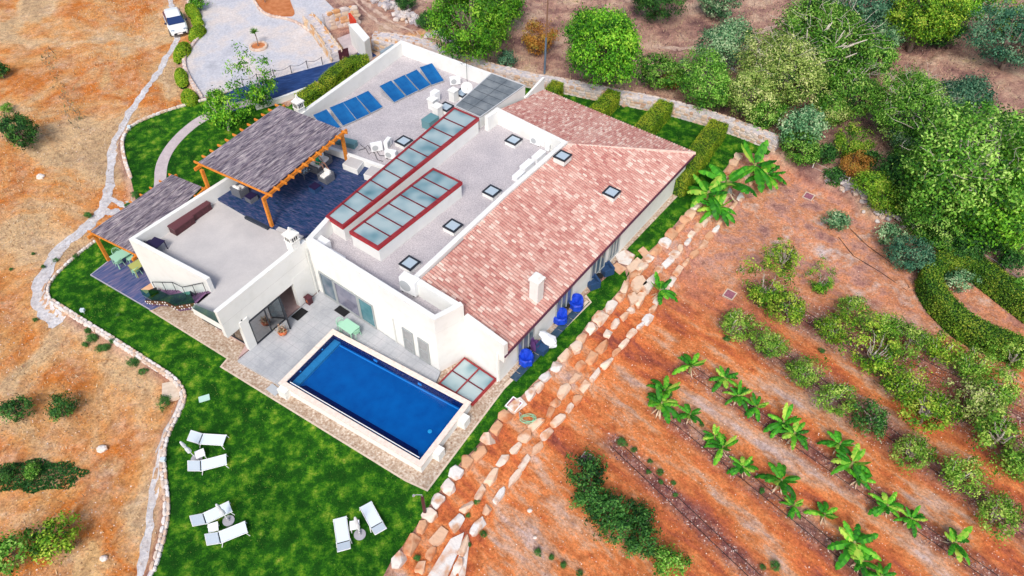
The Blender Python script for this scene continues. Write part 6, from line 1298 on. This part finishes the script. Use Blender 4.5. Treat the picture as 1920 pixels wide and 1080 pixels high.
# court: rope fence, planter, gate, white entrance wall
o = thing('rope_fence', 'low rope fence with thin dark posts along the edge of the gravel court', 'fence', A(515,142,-.2)); RP = [A(*q, -.2) for q in ((457,162),(484,153),(515,145),(547,137),(577,128),(605,121))]
for q in RP: b = MB(); b.tube([q, q+V3((0,0,.8))], .035, 6); b.build('post', M_frame, o)
for q, s_ in zip(RP[:-1], RP[1:]): b = MB(); b.tube([q.lerp(s_, t)+V3((0,0,.75-.22*math.sin(math.pi*t))) for t in np.linspace(0,1,7)], .018, 5); b.build('rope', M_frame, o)
p = A(485,88,-.2); o = thing('stone_planter', 'small round stone ring planter in the middle of the gravel court', 'planter', p); b = MB()
for k in range(16): a = k*.393; b.blob((p.x+math.cos(a)*.75, p.y+math.sin(a)*.75, -.12), (.19,.13,.15), n=7, m=4, jit=.15, rz=a+1.57, val=.9, sq=.4)
b.build('stone_ring', M_greystone, o); b = MB(); b.lathe((p.x, p.y, -.2), [(.7,0),(.65,.1)], 16); b.build('soil', M_redsoil, o)
o = thing('yucca_tree', 'small spiky yucca growing in the round stone planter', 'plant', A(484,86,-.1)); b = MB(); b.tube([(0,0,0),(.05,0,.7),(-.02,.03,1.4)], .05, 6); loc_obj(b, 'trunk', M_trunk, o)
rng = np.random.default_rng(8); k = 110; d_ = rng.normal(size=(k,3)); d_[:,2] = np.abs(d_[:,2])*.7; d_ /= np.linalg.norm(d_, axis=1, keepdims=True); out = np.empty((k,3,3)); c0 = np.array([-.02,.03,1.4]); sid = np.cross(d_, [0,0,1.])*.06; out[:,0] = c0-sid; out[:,1] = c0+sid; out[:,2] = c0+d_*.5; npmesh('leaves', out.reshape(-1,3), 3, rng.random(k), L_mid, o)
o = thing('yucca_tree', 'small plant in the red soil bed cut by the top edge', 'plant', A(497,4,-.1)); b = MB(); b.tube([(0,0,0),(.05,0,.5),(-.02,.03,1.0)], .05, 6); loc_obj(b, 'trunk', M_trunk, o); npmesh('leaves', out.reshape(-1,3)-np.array([0,0,.4]), 3, rng.random(k), L_dark, o)
EW = AP([(652,44),(671,42),(693,69),(694,88),(684,98)], 1.4); EW = AP([(653,45),(670,43),(693,70),(683,79)], 1.9)
o = thing('entrance_wall', 'thick smooth white wall beside the paved entrance path', 'wall', vz((EW[0]+EW[2])/2, -.25)); b = MB(); b.prism([vz(p, -.3) for p in EW], [vz(p, z) for p, z in zip(EW, (1.9,1.9,1.9,1.9))]); b.build('wall', M_white, o)
RW = AP([(655,26),(666,40)], 1.2); b = MB(); b.strip([p[:2] for p in RW], .1, .1, -.2, 1.3); tag(b.build('red_panel', mat('red_wall_paint', [(.62,.05,.02)], rough=.7)), 'small bright red wall panel behind the white entrance wall', 'wall')
p = A(645,104,.2); o = thing('gate', 'dark brown wooden gate leaf at the end of the thick stone wall', 'gate', vz(p, -.25), rotpx((640,110),(650,107),0)); b = MB()
for k in range(5): b.box((-.4+.2*k,0,.55), (.185,.05,1.1))
loc_obj(b, 'boards', M_brown, o); b = MB(); b.box((0,.04,.25), (1,.04,.1)); b.box((0,.04,.9), (1,.04,.1)); loc_obj(b, 'rail', M_brown, o)
b = MB(); b.strip([p[:2] for p in AP([(478,196),(520,184),(575,164)], .25)], .14, .14, -.3, .25); tag(b.build('low_wall', M_white), 'low white rendered wall along the lower edge of the blue slab ramp', 'wall')
b = MB(); b.prism(*[[vz(p, z) for p in AP([(712,96),(736,82),(739,84),(716,99)], .8)] for z in (-.3,.8)]); tag(b.build('low_wall', mat('grey_blue_wall', [(.25,.32,.38)], rough=.7)), 'small grey capped wall stub outside the solar roof corner', 'wall')
# car
def car():
    p = G(333,52); a, c = A(327,32,.0), A(341,66,.0); rz = math.atan2(c.y-a.y, c.x-a.x); o = thing('parked_car', 'white hatchback car parked nose down on the dirt beside the gravel path', 'car', p, rz)
    def loft(secs):
        b = MB(); n_ = len(secs[0]); V_ = [v for s_ in secs for v in s_]; fs = [(i*n_+k, i*n_+(k+1) % n_, (i+1)*n_+(k+1) % n_, (i+1)*n_+k) for i in range(len(secs)-1) for k in range(n_)]; fs += [tuple(range(n_-1,-1,-1)), tuple(range((len(secs)-1)*n_, len(secs)*n_))]; return b.add(V_, fs)
    def sec(x, w, z0, z1, r=.14): return [(x,-w,z0),(x,-w,z1-r),(x,-w+r*.9,z1),(x,0,z1+.02),(x,w-r*.9,z1),(x,w,z1-r),(x,w,z0)]
    paint = mat('white_car_paint', [(.78,.82,.84)], rough=.2, spec=.6); k = 1.05
    b = loft([sec(-2.05,.66,.35,.78),sec(-1.95,.80,.28,.92),sec(-1.2,.87,.22,.96),(sec(0,.88,.2,.95)),sec(.8,.88,.22,.93),sec(1.5,.84,.24,.84),sec(1.95,.74,.28,.70),sec(2.1,.58,.36,.58)]); loc_obj(b, 'body', paint, o)
    b = loft([sec(-1.85,.66,.85,.98,.06),sec(-1.45,.66,.9,1.36,.12),sec(-.8,.68,.9,1.46,.14),sec(.0,.68,.9,1.44,.14),sec(.45,.66,.9,1.36,.12)]); loc_obj(b, 'cabin', paint, o)
    gl = mat('car_glass', [(.01,.03,.12)], rough=.05, spec=.9)
    b = MB(); b.prism([(.42,-.66,1.33),(1.08,-.76,.93),(1.08,.76,.93),(.42,.66,1.33)], [(.42,-.62,1.37),(1.12,-.72,.955),(1.12,.72,.955),(.42,.62,1.37)]); loc_obj(b, 'windscreen', gl, o)
    for s_ in (-1,1): b = MB(); b.add([(-1.5,s_*.69,1.26),(.4,s_*.69,1.28),(.85,s_*.84,.97),(-1.7,s_*.84,.97)], [(0,1,2,3)]); loc_obj(b, 'side_window', gl, o)
    b = MB(); b.add([(-1.47,-.56,1.36),(-1.47,.56,1.36),(-1.93,.6,1.0),(-1.93,-.6,1.0)], [(0,1,2,3)]); loc_obj(b, 'rear_window', gl, o)
    for x in (-1.3,1.3):
        for s_ in (-1,1):
            b = MB(); b.tube([(x,s_*.70,.31),(x,s_*.90,.31)], .31, 18); w = loc_obj(b, 'wheel', M_black, o); b = MB(); b.tube([(x,s_*.905,.31),(x,s_*.915,.31)], .19, 14); loc_obj(b, 'rim', M_alu, w)
    for s_ in (-1,1): b = MB(); b.box((1.86,s_*.55,.70), (.22,.30,.12), s_*.35); loc_obj(b, 'headlight', mat('headlight', [(.35,.42,.50)], rough=.1), o); b = MB(); b.box((.72,s_*.95,.98), (.16,.18,.12)); loc_obj(b, 'mirror', M_indigo, o)
    b = MB(); b.box((2.07,0,.44), (.12,1.1,.16)); g_ = loc_obj(b, 'bumper_grille', M_frame, o); b = MB(); b.box((2.14,0,.44), (.02,.5,.11)); loc_obj(b, 'number_plate', M_whitem, o)
    o.scale = (1.03,1.03,1.03)
car()
